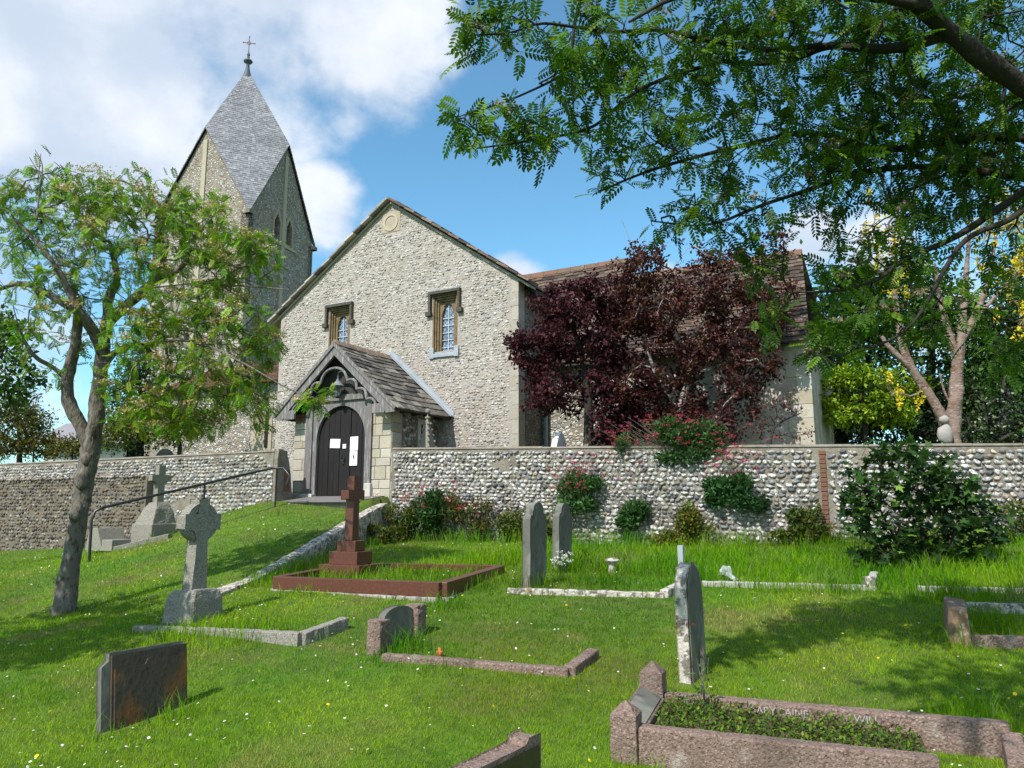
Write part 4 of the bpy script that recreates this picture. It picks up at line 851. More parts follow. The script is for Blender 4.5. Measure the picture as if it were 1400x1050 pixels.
# celtic cross
e = grave('celtic_cross', 'rough granite wheel-headed cross on a squat block, left of the stone edging', 263, 846, cat='grave cross'); C_ = e
b = B(); b.add([(-.24, -.22, -.2), (.24, -.22, -.2), (.24, .22, -.2), (-.24, .22, -.2), (-.2, -.2, .2), (.22, -.2, .2), (.22, .2, .2), (-.2, .2, .2), (-.12, -.17, .3), (.2, -.17, .31), (.2, .17, .31), (-.12, .17, .3)], [[0, 1, 5, 4], [1, 2, 6, 5], [2, 3, 7, 6], [3, 0, 4, 7], [4, 5, 9, 8], [5, 6, 10, 9], [6, 7, 11, 10], [7, 4, 8, 11], [8, 9, 10, 11]])
b.build('base_block', 'grey_granite', e, bevel=.03, rough=(3, .025, .12))
zc = .99
arms = [(-.085, .28), (.085, .28), (.05, zc - .065), (.215, zc - .075), (.215, zc + .075), (.045, zc + .075), (.06, zc + .23), (-.06, zc + .23), (-.045, zc + .075), (-.215, zc + .075), (-.215, zc - .075), (-.05, zc - .065)]
upright(e, arms, .15, 'grey_granite', 'cross', bevel=.01, rough=(3, .01, .06))
ring = [(.2 * math.cos(t), zc + .2 * math.sin(t)) for t in np.linspace(0, 2 * math.pi, 29)[:-1]]; rin = [(.125 * math.cos(t), zc + .125 * math.sin(t)) for t in np.linspace(0, 2 * math.pi, 21)[:-1]]
upright(e, ring, .12, 'grey_granite', 'wheel', bevel=.006, holes=[rin])
KEEP.append((np.array(e.location)[:2] - N2 * .2, np.array(e.location)[:2] + N2 * .2, .22))
p, q, s_ = gp(186, 862), gp(412, 882), gp(472, 860)
e = empty('grave_kerb', 'rough grey granite kerb round the grave of the wheel-headed cross', 'kerb', tuple(p), 0); kerb(e, p, q, .1, .09, 'grey_granite', rough=(2, .02, .08), name='kerb_side', tops=(p[2] + .05, q[2] + .11)); kerb(e, q, s_, .1, .11, 'grey_granite', rough=(2, .02, .08), name='kerb_end')

# grey latin cross by the left wall
e = grave('latin_cross', 'plain grey stone cross on a tapering block and plinth against the left flint wall', 211, 738, cat='grave cross', Y=16.0)
b = B(); b.box(-.32, .32, -.32, .36, -.3, .33); b.build('plinth', 'grey_granite', e, bevel=.015, rough=(2, .015, .1))
b = B(); b.add([(-.29, -.27, .33), (.27, -.27, .33), (.27, .3, .33), (-.29, .3, .33), (-.2, -.18, .62), (.22, -.18, .62), (.22, .22, .62), (-.2, .22, .62), (-.08, -.12, .76), (.14, -.12, .77), (.14, .15, .77), (-.08, .15, .76)], [[0, 1, 5, 4], [1, 2, 6, 5], [2, 3, 7, 6], [3, 0, 4, 7], [4, 5, 9, 8], [5, 6, 10, 9], [6, 7, 11, 10], [7, 4, 8, 11], [8, 9, 10, 11]]); b.build('base_block', 'grey_granite', e, bevel=.012, rough=(3, .03, .12))
upright(e, [(-.07, .75), (.07, .75), (.07, 1.2), (.22, 1.2), (.22, 1.32), (.07, 1.32), (.07, 1.52), (-.07, 1.52), (-.07, 1.32), (-.22, 1.32), (-.22, 1.2), (-.07, 1.2)], .13, 'grey_granite', 'cross', x0=-.03, bevel=.008, rough=(2, .008, .06))
p, q = at(158, 752, 15.2), at(232, 742, 15.4); p[2] = g(*p[:2]); q[2] = g(*q[:2]); k_ = empty('grave_kerb', 'pale kerb slab in front of the plain grey cross', 'kerb', tuple(p)); kerb(k_, p, q, .3, .08, 'grey_granite')
e = grave('low_headstone', 'low grey slab gravestone beside the plain cross at the foot of the left wall', 146, 738, Y=15.6)
b = B(); b.add([(-.3, -.25, -.2), (.25, -.25, -.2), (.25, .3, -.2), (-.3, .3, -.2), (-.22, -.25, .22), (.05, -.25, .24), (.05, .3, .24), (-.22, .3, .22)], [[0, 1, 5, 4], [1, 2, 6, 5], [2, 3, 7, 6], [3, 0, 4, 7], [4, 5, 6, 7]]); b.build('slab', 'grey_granite', e, bevel=.012, rough=(2, .01, .1))
b = B(); b.box(.3, .62, -.3, .1, -.2, .02); b.build('foot_block', 'grey_granite', e, bevel=.01)

# red granite cross and kerb
c = gp(489, 790); e = empty('red_cross', 'polished red granite cross on three steps in front of the church door', 'grave cross', tuple(c + np.array([*(-.33 * E2 + .24 * N2), 0])), -ANG + R(3)); RC = e
z = -.05
for k, (lx, ly, h) in enumerate(((.66, .5, .2), (.46, .34, .17), (.3, .22, .14))):
    b = B(); b.box(-lx / 2, lx / 2, -ly / 2, ly / 2, z if k else -.25, z + h); b.build('step', 'red_granite', e, bevel=.006); z += h
upright(e, [(-.065, z), (.065, z), (.055, z + .55), (.17, z + .55), (.17, z + .67), (.055, z + .67), (.055, z + .86), (-.055, z + .86), (-.055, z + .67), (-.17, z + .67), (-.17, z + .55), (-.055, z + .55)], .13, 'red_granite', 'cross', bevel=.006)
A_, B_, C2 = gp(378, 806), gp(604, 822), gp(684, 783); D_ = A_ + C2 - B_; D_[2] = g(*D_[:2])
e = empty('red_grave_kerb', 'red granite kerb on a white-edged plinth round the stepped red cross', 'kerb', tuple(B_), 0)
zt = at(604, 796, B_[1])[2]; zA = at(378, 788, A_[1])[2]; zC = at(682, 773, C2[1])[2]; zD = zA + zC - zt
for (p, q, a, c_) in ((A_, B_, zA, zt), (B_, C2, zt, zC), (A_, D_, zA, zD), (D_, C2, zD, zC)):
    kerb(e, p, q, .12, 0, 'red_granite', tops=(a, c_), base=(a - .15, c_ - .15), name='kerb_stone', bev=.006, rough=None); kerb(e, p, q, .18, 0, 'concrete_plinth', tops=(a - .151, c_ - .151), name='plinth', rough=(1, .01, .1))

# small tablet between rough posts, with kerb
c1, c2 = gp(516, 893), gp(567, 869); e = empty('tablet_headstone', 'small curved-top grey tablet between two rough granite posts, centre lawn', 'gravestone', tuple((c1 + c2) / 2), 0); d = (c2 - c1)[:2]; e.rotation_euler = (0, 0, math.atan2(d[1], d[0]) - R(90)); w_ = np.linalg.norm(d)
for s_ in (-1, 1): b = B(); zc_ = tl(e, (c1 if s_ < 0 else c2))[2]; b.box(-.07, .08, s_ * w_ / 2 - .065, s_ * w_ / 2 + .065, zc_ - .15, zc_ + .27, seg=.1); b.build('post', 'pink_granite', e, bevel=.012, rough=(2, .02, .06))
upright(e, [(-w_ / 2 + .05, -.2), (w_ / 2 - .05, -.2), (w_ / 2 - .05, .22)] + [((w_ / 2 - .05) * math.cos(t), .22 + .085 * math.sin(t)) for t in np.linspace(0, math.pi, 12)[1:-1]] + [(-w_ / 2 + .05, .22)], .08, 'slate_stone', 'tablet', x0=-.05)
KEEP.append((c1[:2], c2[:2], .09))
p, q, s_ = gp(524, 903), gp(778, 924), gp(812, 899); e = empty('grave_kerb', 'narrow pinkish stone kerb running out from the small curved-top tablet', 'kerb', tuple(p), 0); kerb(e, p, q, .085, .055, 'pink_granite', name='kerb_side', rough=(2, .015, .08)); kerb(e, q, s_, .1, .07, 'pink_granite', name='kerb_end', rough=(2, .015, .08))
e = grave('flower_pot', 'tiny orange clay pot in the grass behind the small tablet', 601, 899, cat='pot'); b = B(); lathe(b, [(0, 0), (.02, 0), (.028, .045), (.024, .05), (.01, .056), (.012, .075), (0, .075)], sides=12); o = b.build('pot_body', 'terracotta', e, smooth=True)

# granite grave with pyramid-topped posts
gr = -R(21.5); pA = gp(857, 1036); e = empty('granite_grave', 'pink granite kerbed grave with pyramid-topped posts and moss, lower right', 'grave', tuple(pA), gr); GG = e
dE = np.array([math.cos(gr), math.sin(gr)]); dN = np.array([-math.sin(gr), math.cos(gr)]); wN, LE = .78, 1.55
def post(lx, ly, s_=.075, h=.24):
    w3 = pA[:2] + dE * lx + dN * ly; z = g(*w3) - pA[2]; b = B(); b.box(lx - s_, lx + s_, ly - s_, ly + s_, z - .2, z + h, seg=.08); b.add([(lx - s_, ly - s_, z + h), (lx + s_, ly - s_, z + h), (lx + s_, ly + s_, z + h), (lx - s_, ly + s_, z + h), (lx, ly, z + h + .07)], [[0, 1, 4], [1, 2, 4], [2, 3, 4], [3, 0, 4]]); b.build('post', 'pink_granite', e, bevel=.006, rough=(2, .01, .05))
post(0, 0); post(0, wN); 
def pk(lx, ly): w3 = pA[:2] + dE * lx + dN * ly; return np.array([w3[0], w3[1], g(*w3)])
for (a, c_, nm, h) in (((.076, 0), (LE, 0), 'kerb_side', .18), ((.076, wN), (LE + .45, wN), 'kerb_side', .19)):
    kerb(e, pk(*a), pk(*c_), .1, h, 'pink_granite', name=nm, rough=(2, .01, .05), tops=(pA[2] + h, pA[2] + h + .0))
b = B(); b.add([(-.07, .08, .02), (.09, .08, .02), (.09, wN - .08, .06), (-.07, wN - .08, .06), (-.07, .08, .2), (.09, .08, .13), (.09, wN - .08, .17), (-.07, wN - .08, .24)], [[0, 1, 5, 4], [1, 2, 6, 5], [2, 3, 7, 6], [3, 0, 4, 7], [4, 5, 6, 7]]); b.build('desk_tablet', 'pink_granite', e, bevel=.005)
b = B(); b.add([(-.05, .12, .20), (.075, .12, .145), (.075, wN - .12, .185), (-.05, wN - .12, .24)], [[0, 1, 2, 3]]); b.build('inscribed_plate', 'slate_stone', e)
def words(txt, lx, size, par, m, zoff):
    cu = bpy.data.curves.new('lettering', 'FONT'); cu.body = txt; cu.size = size; cu.extrude = .0015; cu.align_x = 'LEFT'; o = bpy.data.objects.new('lettering', cu); COL.objects.link(o); o.parent = par
    p_ = tl(par, pk(lx, wN - .054)); o.location = (p_[0], wN - .0555, p_[2] + zoff); o.rotation_euler = (R(90), 0, 0); o.location[2] = .125; cu.materials.append(MT[m] if isinstance(m, str) else m); bpy.context.view_layer.update(); me = bpy.data.meshes.new_from_object(o.evaluated_get(bpy.context.evaluated_depsgraph_get())); o2 = bpy.data.objects.new('lettering', me); COL.objects.link(o2); o2.parent = par; o2.location = o.location; o2.rotation_euler = o.rotation_euler; bpy.data.objects.remove(o); return o2
ltr = mat('letter_lead', (.36, .33, .31), .6)
words('MARY PAINE', .6, .062, e, ltr, .055); words('WILL', 1.2, .062, e, ltr, .055)
KEEP.append((pk(0, 0)[:2], pk(LE, 0)[:2], .09)); GPOLY = [pk(.05, .05), pk(LE, .05), pk(LE, wN - .05), pk(.05, wN - .05)]
e = grave('kerb_post', 'speckled granite kerb end standing at the lower right corner of the photo', 1388, 1046, cat='kerb'); b = B(); b.add([(-.05, -.3, -.2), (.05, -.3, -.2), (.05, .06, -.2), (-.05, .06, -.2), (-.05, -.3, .1), (.05, -.3, .1), (.05, .06, .16), (-.05, .06, .16)], [[0, 1, 5, 4], [1, 2, 6, 5], [2, 3, 7, 6], [3, 0, 4, 7], [4, 5, 6, 7]]); b.build('kerb_stone', 'pink_granite', e, bevel=.012, rough=(3, .012, .06))

# low headstone and kerbs at the right
e = grave('low_headstone', 'low brown-edged stone with a sloping back at the right edge of the lawn', 1312, 874); b = B(); b.add([(-.1, -.2, -.2), (.1, -.2, -.2), (.12, .35, -.2), (-.14, .35, -.2), (-.07, -.2, .28), (.07, -.2, .26), (.07, .35, .3), (-.09, .35, .32)], [[0, 1, 5, 4], [1, 2, 6, 5], [2, 3, 7, 6], [3, 0, 4, 7], [4, 5, 6, 7]]); b.build('stone', mat('brown_lichen', (.2, .13, .085), .9, [('n', 12, (.45, .4, .34), .56, .68, .8), ('n', 5, (.1, .07, .05), .5, .7, .6)], [('n', 30, .7, .01)]), e, bevel=.012, rough=(3, .01, .08))
for (a, c_, lab) in (((1322, 836), (1440, 840), 'grey rough kerb behind the low brown-edged stone, right edge'), ((1330, 884), (1440, 886), 'brown kerb in front of the low brown-edged stone, right edge')):
    p, q = gp(*a), gp(*c_); e = empty('grave_kerb', lab, 'kerb', tuple(p)); kerb(e, p, q, .09, .09, 'lichen_stone' if a[1] < 850 else 'pink_granite', name='kerb_side', rough=(2, .015, .08))

# small things
e = grave('small_pillar', 'slim grey stone pillar on a square foot just behind the lone round-topped headstone', 932, 786, cat='grave marker'); b = B(); b.box(-.035, .035, -.035, .035, .1, .36); b.build('shaft', 'lead', e, bevel=.008); b = B(); b.box(-.06, .06, -.06, .06, -.1, .1); b.build('foot', 'lead', e, bevel=.01)
e = grave('stone_marker', 'little mushroom-shaped pale stone in the long grass right of the shouldered headstones', 837, 784, cat='grave marker'); b = B(); V, F = ico(2); b.add(V * [.1, .1, .035] + [0, 0, .16], F); tube(b, [(0, 0, -.05), (0, 0, .16)], .05, 8); b.build('stone', 'lichen_stone', e)
e = grave('flower_holder', 'crumpled clear white plastic flower wrap lying in tall grass', 993, 796, cat='flower wrap'); b = B(); V, F = ico(2); r8 = np.random.default_rng(8); b.add(V * [.09, .08, .075] * r8.uniform(.75, 1.15, (len(V), 1)) + [0, 0, .12], F); tube(b, [(0, 0, .1), (.16, -.1, .03)], [.045, .02], 7); b.build('wrap', 'plastic_white', e)

# stones behind the walls
def churchyard_stone(name, label, px, Y, pts, th, m, zb=1.78):
    a, _ = ray(px, 600); e = empty(name, label, 'gravestone', (a * Y, Y, zb), -ANG); upright(e, pts, th, m, rough=(2, .01, .1)); return e
churchyard_stone('headstone', 'white pointed-arch headstone behind the flint wall near the wing corner', 764, 15.7, [(-.28, -.1), (.28, -.1), (.28, .95), (.2, 1.15), (.08, 1.32), (0, 1.38), (-.08, 1.32), (-.2, 1.15), (-.28, .95)], .13, 'white_marble')
churchyard_stone('headstone', 'brown round-topped headstone behind the flint wall under the purple tree', 804, 15.3, arch_top(.42, .85, 1.1), .1, 'slate_stone')
churchyard_stone('headstone', 'tip of a small white headstone just showing over the wall by the wing corner', 719, 16.6, arch_top(.4, .93, 1.02), .1, 'white_marble')
churchyard_stone('headstone', 'dark round-topped headstone behind the left wall under the green shrub', 226, 20.8, arch_top(.6, 1.1, 1.42), .12, 'slate_stone')
e = empty('crocketed_monument', 'grey Gothic pinnacle monument with leafy knobs beside the porch wall', 'grave monument', tuple(W(-1.72, -1.15, 1.78)), -ANG)
b = B(); b.add([(-.16, -.16, -.1), (.16, -.16, -.1), (.16, .16, -.1), (-.16, .16, -.1), (-.14, -.14, 1.15), (.14, -.14, 1.15), (.14, .14, 1.15), (-.14, .14, 1.15), (0, 0, 2.0)], [[0, 1, 5, 4], [1, 2, 6, 5], [2, 3, 7, 6], [3, 0, 4, 7], [4, 5, 8], [5, 6, 8], [6, 7, 8], [7, 4, 8]]); V, F = ico(1)
for k in range(6):
    for sx, sy in ((-1, -1), (1, -1), (1, 1), (-1, 1)): t = k / 6; b.add(V * .04 + [sx * .14 * (1 - t), sy * .14 * (1 - t), 1.18 + .8 * t], F)
b.add(V * .07 + [0, 0, 2.0], F); b.build('spirelet', 'grey_granite', e, bevel=.008)

# far house on the left
a0, a1 = at(58, 605, 52), at(175, 605, 52); e = empty('house', 'distant house with grey slate roof and white gable beyond the left wall', 'house', (a0[0], 52, 0)); L = a1[0] - a0[0]; zr = at(80, 571, 52)[2]; ze = at(80, 600, 51)[2]
b = B(); b.box(0, L, .3, 7, 0, ze); b.build('wall', 'far_wall', e)
b = B(); b.prism([(-.3, ze - .1), (3.6, zr), (7.6, ze - .1), (7.6, ze - .3), (3.6, zr - .2), (-.3, ze - .3)], -.6, L + .3, 'x'); b.build('roof', 'far_slate', e)
b = B(); b.prism([(.3, 0), (6.9, 0), (6.9, ze), (3.6, zr - .2), (.3, ze)], L - .2, L, 'x'); b.build('gable', 'far_wall', e)
b = B(); b.box(-.3, L, -.42, -.32, ze - .35, ze - .22); b.build('gutter', 'iron', e)
# ---------------------------------------------------------------- plants
def spread(k): return k
def chain(P, step):
    P = np.asarray(P, float); out = [P[0]]
    for a, c in zip(P[:-1], P[1:]):
        n = max(1, int(np.linalg.norm(c - a) / step))
        for i in range(1, n + 1): out.append(a + (c - a) * i / n)
    return np.array(out)
def smooth_path(P, it=2):
    P = np.asarray(P, float)
    for _ in range(it):
        Q = [P[0]]
        for a, c in zip(P[:-1], P[1:]): Q += [a * .75 + c * .25, a * .25 + c * .75]
        Q.append(P[-1]); P = np.array(Q)
    return P
def grow(b, limbs, attr, step, rtip, r, wander=.25, droop=0.0, power=.42, sides=5, maxr=.2, col=(.5, .5, .5)):
    """limbs: list of (points, radii). Twigs then grow from the nearest wood out to every attractor point.
    returns twig points and their directions, outermost last"""
    pos, par, rad, lens = [], [], [], []
    for P, rd in limbs:
        P = np.asarray(P, float); Q = smooth_path(P, 2); tt = np.linspace(0, 1, len(Q)); rq = np.interp(tt, np.linspace(0, 1, len(rd)), rd)
        Qs = chain(Q, .06) if rq[0] > .05 and len(Q) < 60 and np.linalg.norm(Q[-1] - Q[0]) < 7 else Q; rs = np.interp(np.linspace(0, 1, len(Qs)), tt, rq) if len(Qs) != len(Q) else rq; tube(b, Qs, rs, 16 if rq[0] > .05 else 7, col, gnarl=.13 if rq[0] > .03 else .05); base = len(pos)
        for i in range(len(Q)): pos.append(Q[i]); par.append(base + i - 1 if i else -1); rad.append(rq[i])
    pos = list(map(np.asarray, pos)); n0 = len(pos); cap_ = n0 + len(attr) * 40; A = np.zeros((cap_, 3)); A[:n0] = pos; n = n0; par = par + [0] * (cap_ - n0); fixed = rad[:]
    d0 = np.array([np.min(((A[:n0] - a) ** 2).sum(1)) for a in attr]); tips = []; paths = []
    for a in attr[np.argsort(d0)]:
        dd = ((A[:n] - a) ** 2).sum(1); k = int(np.argmin(dd)); dist = math.sqrt(dd[k])
        if dist < step * .6: tips.append((k, a)); continue
        m = min(38, max(2, int(dist / step))); p = A[k].copy(); prev = (A[k] - A[par[k]]) if par[k] >= 0 else (a - p); prev = prev / (np.linalg.norm(prev) + 1e-9); path = [k]; cur = k
        for i in range(m):
            to = a - p; L = np.linalg.norm(to); to = to / (L + 1e-9); d = prev * (.55 * (1 - i / m)) + to * (.45 + .9 * i / m) + r.normal(size=3) * wander * (1 - i / m * .6) + np.array([0, 0, -droop]); d /= np.linalg.norm(d); p = p + d * (L / (m - i)); prev = d
            if n >= cap_: break
            A[n] = p; par[n] = cur; cur = n; path.append(n); n += 1
        paths.append(path); tips.append((cur, a))
    cnt = np.zeros(n)
    for p in paths: cnt[p[-1]] += 1
    for i in range(n - 1, -1, -1):
        if par[i] >= 0 and i >= n0: cnt[par[i]] += cnt[i]
    rr = np.minimum(rtip * np.maximum(cnt, 1) ** power, maxr)
    for i in range(n0): rr[i] = max(fixed[i] * .8, 0) if fixed[i] else rr[i]
    T, D, S = [], [], []
    for p in paths:
        Q = A[p]; q = rr[p].copy(); q[0] = min(q[0], q[1] * 1.1) if len(q) > 1 else q[0]; tube(b, Q, q, sides if q.max() < .03 else 7, col, cap=False)
        dd = np.gradient(Q, axis=0); dd /= (np.linalg.norm(dd, axis=1)[:, None] + 1e-9)
        T.append(Q[1:]); D.append(dd[1:]); S.append(np.linspace(0, 1, len(Q))[1:])
    return np.concatenate(T), np.concatenate(D), np.concatenate(S)
def ell(n, c, rad, r, shell=.0):
    v = randdir(n, r) * (r.uniform(shell ** 3, 1, (n, 1)) ** (1 / 3)); return np.asarray(c) + v * np.asarray(rad)
def pxell(n, px, py, rx, ry, Y, dY, r):
    """attractors in an ellipsoid whose centre and size are given by sight lines at distance Y"""
    c = at(px, py, Y); k = Y / F_PX * 1.03; return ell(n, c, (rx * k, dY, ry * k), r)
LEAF_V = np.array([(0, 0, 0), (.3, .42, .06), (0, 1, -.06), (-.3, .42, .06)]); LEAF_F = np.array([[0, 1, 2], [0, 2, 3]])
def compound(pairs=6):
    V, F = [], []
    def lf(o, d, L, w_):
        d = np.array(d) / np.linalg.norm(d); s_ = np.cross(d, [0, 0, 1]); k = len(V); o = np.array(o)
        V.extend([o, o + d * L * .3 + s_ * w_ * .8 + [0, 0, .01], o + d * L * .7 + s_ * w_ * .75, o + d * L - [0, 0, .02], o + d * L * .7 - s_ * w_ * .75, o + d * L * .3 - s_ * w_ * .8 + [0, 0, .01]]); F.extend([[k, k + 1, k + 2], [k, k + 2, k + 3], [k, k + 3, k + 4], [k, k + 4, k + 5]])
    for i in range(pairs):
        t = .2 + .66 * i / (pairs - 1); z = -.18 * t * t; L = .30 * (1 - .35 * abs(t - .55) * 1.6)
        for s_ in (-1, 1): lf((0, t, z), (s_ * 1.0, .55, -.18), L, .062)
    lf((0, .9, -.16), (0, 1, -.35), .26, .075); k = len(V); V.extend([(-.008, 0, 0), (.008, 0, 0), (.004, .93, -.165), (-.004, .93, -.165)]); F.extend([[k, k + 1, k + 2], [k, k + 2, k + 3]])
    return np.array(V), np.array(F)
COMP_V, COMP_F = compound()
COMP5_V, COMP5_F = compound(4)
def palm():
    ang = [-2.3, -1.9, -1.35, -1.0, -.55, -.3, 0, .3, .55, 1.0, 1.35, 1.9, 2.3]; rd = [.3, .52, .34, .82, .48, .62, 1.0, .62, .48, .82, .34, .52, .3]
    V = [(0, .18, 0)] + [(math.sin(a) * q * .62, .2 + math.cos(a) * q * .8, -.07 * q) for a, q in zip(ang, rd)]; return np.array(V), np.array([[0, i + 1, i] for i in range(1, len(ang))])
PALM_V, PALM_F = palm()
def leaves(b, T, D, S, per, tmpl, size, cols, r, smin=.35, upb=.8, spreadd=1.0, droop=.3, jitter=.03, amt=.3):
    keep = np.where(S >= smin)[0]; idx = np.repeat(keep, per) if isinstance(per, int) else keep[r.random(len(keep)) < per]
    n = len(idx); d = D[idx] * .5 + randdir(n, r) * spreadd; d[:, 2] -= droop; up = np.array([0, 0, upb]) + r.normal(size=(n, 3)) * .35
    inst(b, tmpl[0], tmpl[1], T[idx] + r.normal(size=(n, 3)) * jitter, d, up, size * r.uniform(.65, 1.2, n), vary(cols, n, amt, r))
def corymbs(b, pos, size, cols, r, k=26):
    """flat flower heads, each a cushion of small petals"""
    V, F = ico(0) if False else (np.array([(-.5, 0, 0), (.5, 0, 0), (0, .9, .1)]), np.array([[0, 1, 2]]))
    n = len(pos); P = np.repeat(pos, k, 0) + r.normal(size=(n * k, 3)) * np.array([size * .42, size * .42, size * .13]); inst(b, V, F, P, randdir(n * k, r), randdir(n * k, r) + [0, 0, 1], np.full(n * k, min(size * .28, .026)), vary(cols, n * k, .2, r))

# rowan on the left lawn
RB = gp(88, 838); Yr = RB[1]
def rp(px, py, dy=0.0): return at(px, py, Yr + dy)
rT = np.random.default_rng(101)
RW = empty('rowan_tree', 'gnarled rowan tree in white flower with a leaning twisted trunk on the left lawn', 'tree', tuple(RB)); ro = RB
b = B(); tr = [RB + [-.02, 0, -.25], rp(88, 838), rp(92, 800), rp(100, 752), rp(108, 705), rp(113, 672, .02), rp(120, 640), rp(126, 600), rp(131, 575), rp(134, 540), rp(139, 500), rp(142, 465)]
trr = [.23, .165, .125, .108, .104, .112, .118, .105, .097, .09, .085, .08]
limbs = [(tr, trr),
  ([rp(124, 612), rp(108, 578, -.05), rp(95, 555, -.1), rp(91, 525, -.1), rp(97, 495, -.15), rp(104, 465, -.2), rp(108, 425, -.3), rp(100, 390, -.4)], [.1, .085, .08, .075, .07, .06, .045, .03]),
  ([rp(140, 480), rp(128, 452, -.2), rp(112, 430, -.4), rp(88, 415, -.5), rp(60, 398, -.5), rp(30, 385, -.4), rp(0, 395, -.3)], [.085, .07, .06, .05, .035, .03, .02]),
  ([rp(88, 515, -.1), rp(70, 500, -.2), rp(48, 490, -.3), rp(32, 465, -.3), rp(22, 438, -.4)], [.035, .03, .026, .02, .014]),
  ([rp(112, 432, -.4), rp(92, 395, -.5), rp(78, 365, -.6), rp(50, 330, -.6), rp(20, 300, -.6)], [.05, .045, .035, .025, .015]),
  ([rp(141, 470), rp(148, 435, .2), rp(146, 410, .3), rp(162, 385, .4), rp(158, 362, .4), rp(150, 330, .5)], [.09, .075, .06, .05, .035, .02]),
  ([rp(146, 440, .1), rp(170, 420, 0), rp(195, 398, -.1), rp(215, 380, -.2), rp(238, 375, -.3), rp(262, 350, -.4)], [.08, .07, .06, .045, .035, .02]),
  ([rp(200, 394, -.1), rp(232, 345, .1), rp(222, 305, .2), rp(196, 262, .3), rp(165, 245, .3)], [.04, .03, .025, .018, .01]),
  ([rp(144, 498), rp(155, 482, -.1), rp(175, 472, -.3), rp(205, 470, -.5), rp(245, 462, -.6), rp(290, 475, -.7)], [.05, .042, .036, .03, .022, .014]),
  ([rp(168, 422, 0), rp(220, 432, -.3), rp(270, 445, -.6), rp(320, 430, -.7)], [.035, .028, .02, .012]),
  ([rp(262, 385, -.2), rp(310, 390, -.3), rp(350, 392, -.4), rp(395, 396, -.5)], [.016, .012, .01, .005]),
  ([rp(290, 475, -.7), rp(340, 500, -.9), rp(390, 530, -1.0), rp(420, 542, -1.1)], [.014, .012, .008, .005]),
  ([rp(52, 245, -.5), rp(56, 210, -.5)], [.008, .004]), ([rp(50, 300, -.6), rp(54, 262, -.5), rp(60, 225, -.5), rp(48, 205, -.5)], [.016, .01, .007, .004]), ([rp(56, 240, -.5), rp(40, 215, -.5)], [.007, .004])]
limbs = [([np.asarray(p) - ro for p in P], q) for P, q in limbs]
att = []
for (px, py, rx, ry, n, dY) in ((60, 275, 55, 35, 40, .9), (130, 265, 60, 30, 50, .8), (110, 300, 80, 40, 50, 1.0), (215, 280, 60, 35, 50, .9), (180, 335, 70, 40, 50, 1.0), (280, 310, 55, 40, 55, .9), (330, 350, 45, 40, 50, .8), (270, 375, 70, 35, 55, 1.0), (240, 430, 70, 40, 60, 1.0), (310, 440, 60, 45, 60, .9), (200, 480, 60, 40, 50, .9),
                            (290, 510, 70, 45, 70, .9), (340, 540, 40, 40, 35, .7), (210, 545, 55, 40, 45, .8), (255, 575, 50, 30, 35, .7), (60, 345, 60, 45, 40, .9), (30, 420, 45, 60, 30, .8), (90, 440, 50, 40, 20, .7), (425, 545, 26, 14, 12, .25), (120, 380, 60, 40, 35, .9), (25, 310, 40, 40, 20, .6), (355, 470, 30, 25, 16, .4), (60, 500, 50, 25, 8, .5), (365, 340, 25, 20, 10, .4)):
    att.append(pxell(n, px, py, rx, ry, Yr - .15 if px < 400 else Yr - 1.1, dY, rT))
att = np.concatenate(att) - ro
T, D, S = grow(b, limbs, att, .11, .0035, rT, wander=.33)
tk = b.build('trunk', 'bark', RW, smooth=True)
b = B(); V, F = ico(2)
for (px, py, s_) in ((112, 655, .095), (104, 700, .085), (118, 628, .07)):
    q = rp(px, py, -.09) - ro; b.add(V * np.array([s_, s_ * .8, s_ * 1.6]) * rT.uniform(.8, 1.15, (len(V), 1)) + q, F)
b.build('burr', 'bark', RW, smooth=True)
GRC = [(.12, .27, .014), (.17, .32, .016), (.08, .19, .012), (.23, .33, .02), (.2, .24, .02)]
b = B(); leaves(b, T, D, S, 3, (COMP_V, COMP_F), .16, GRC, rT, smin=.46, jitter=.03, amt=.35, droop=.25)
b.build('foliage', 'leaf', RW)
tips = T[S > .999]; ww = at(200, 400, Yr) - ro; pick = tips[(rT.random(len(tips)) < .3) & ((tips[:, 0] > ww[0] - 1.3) | (rT.random(len(tips)) < .35))]
b = B(); corymbs(b, pick + [0, 0, .06], .15, [(.5, .4, .22), (.6, .52, .34), (.42, .28, .12), (.38, .22, .08)], rT, 70); b.build('blossom', 'petal', RW)

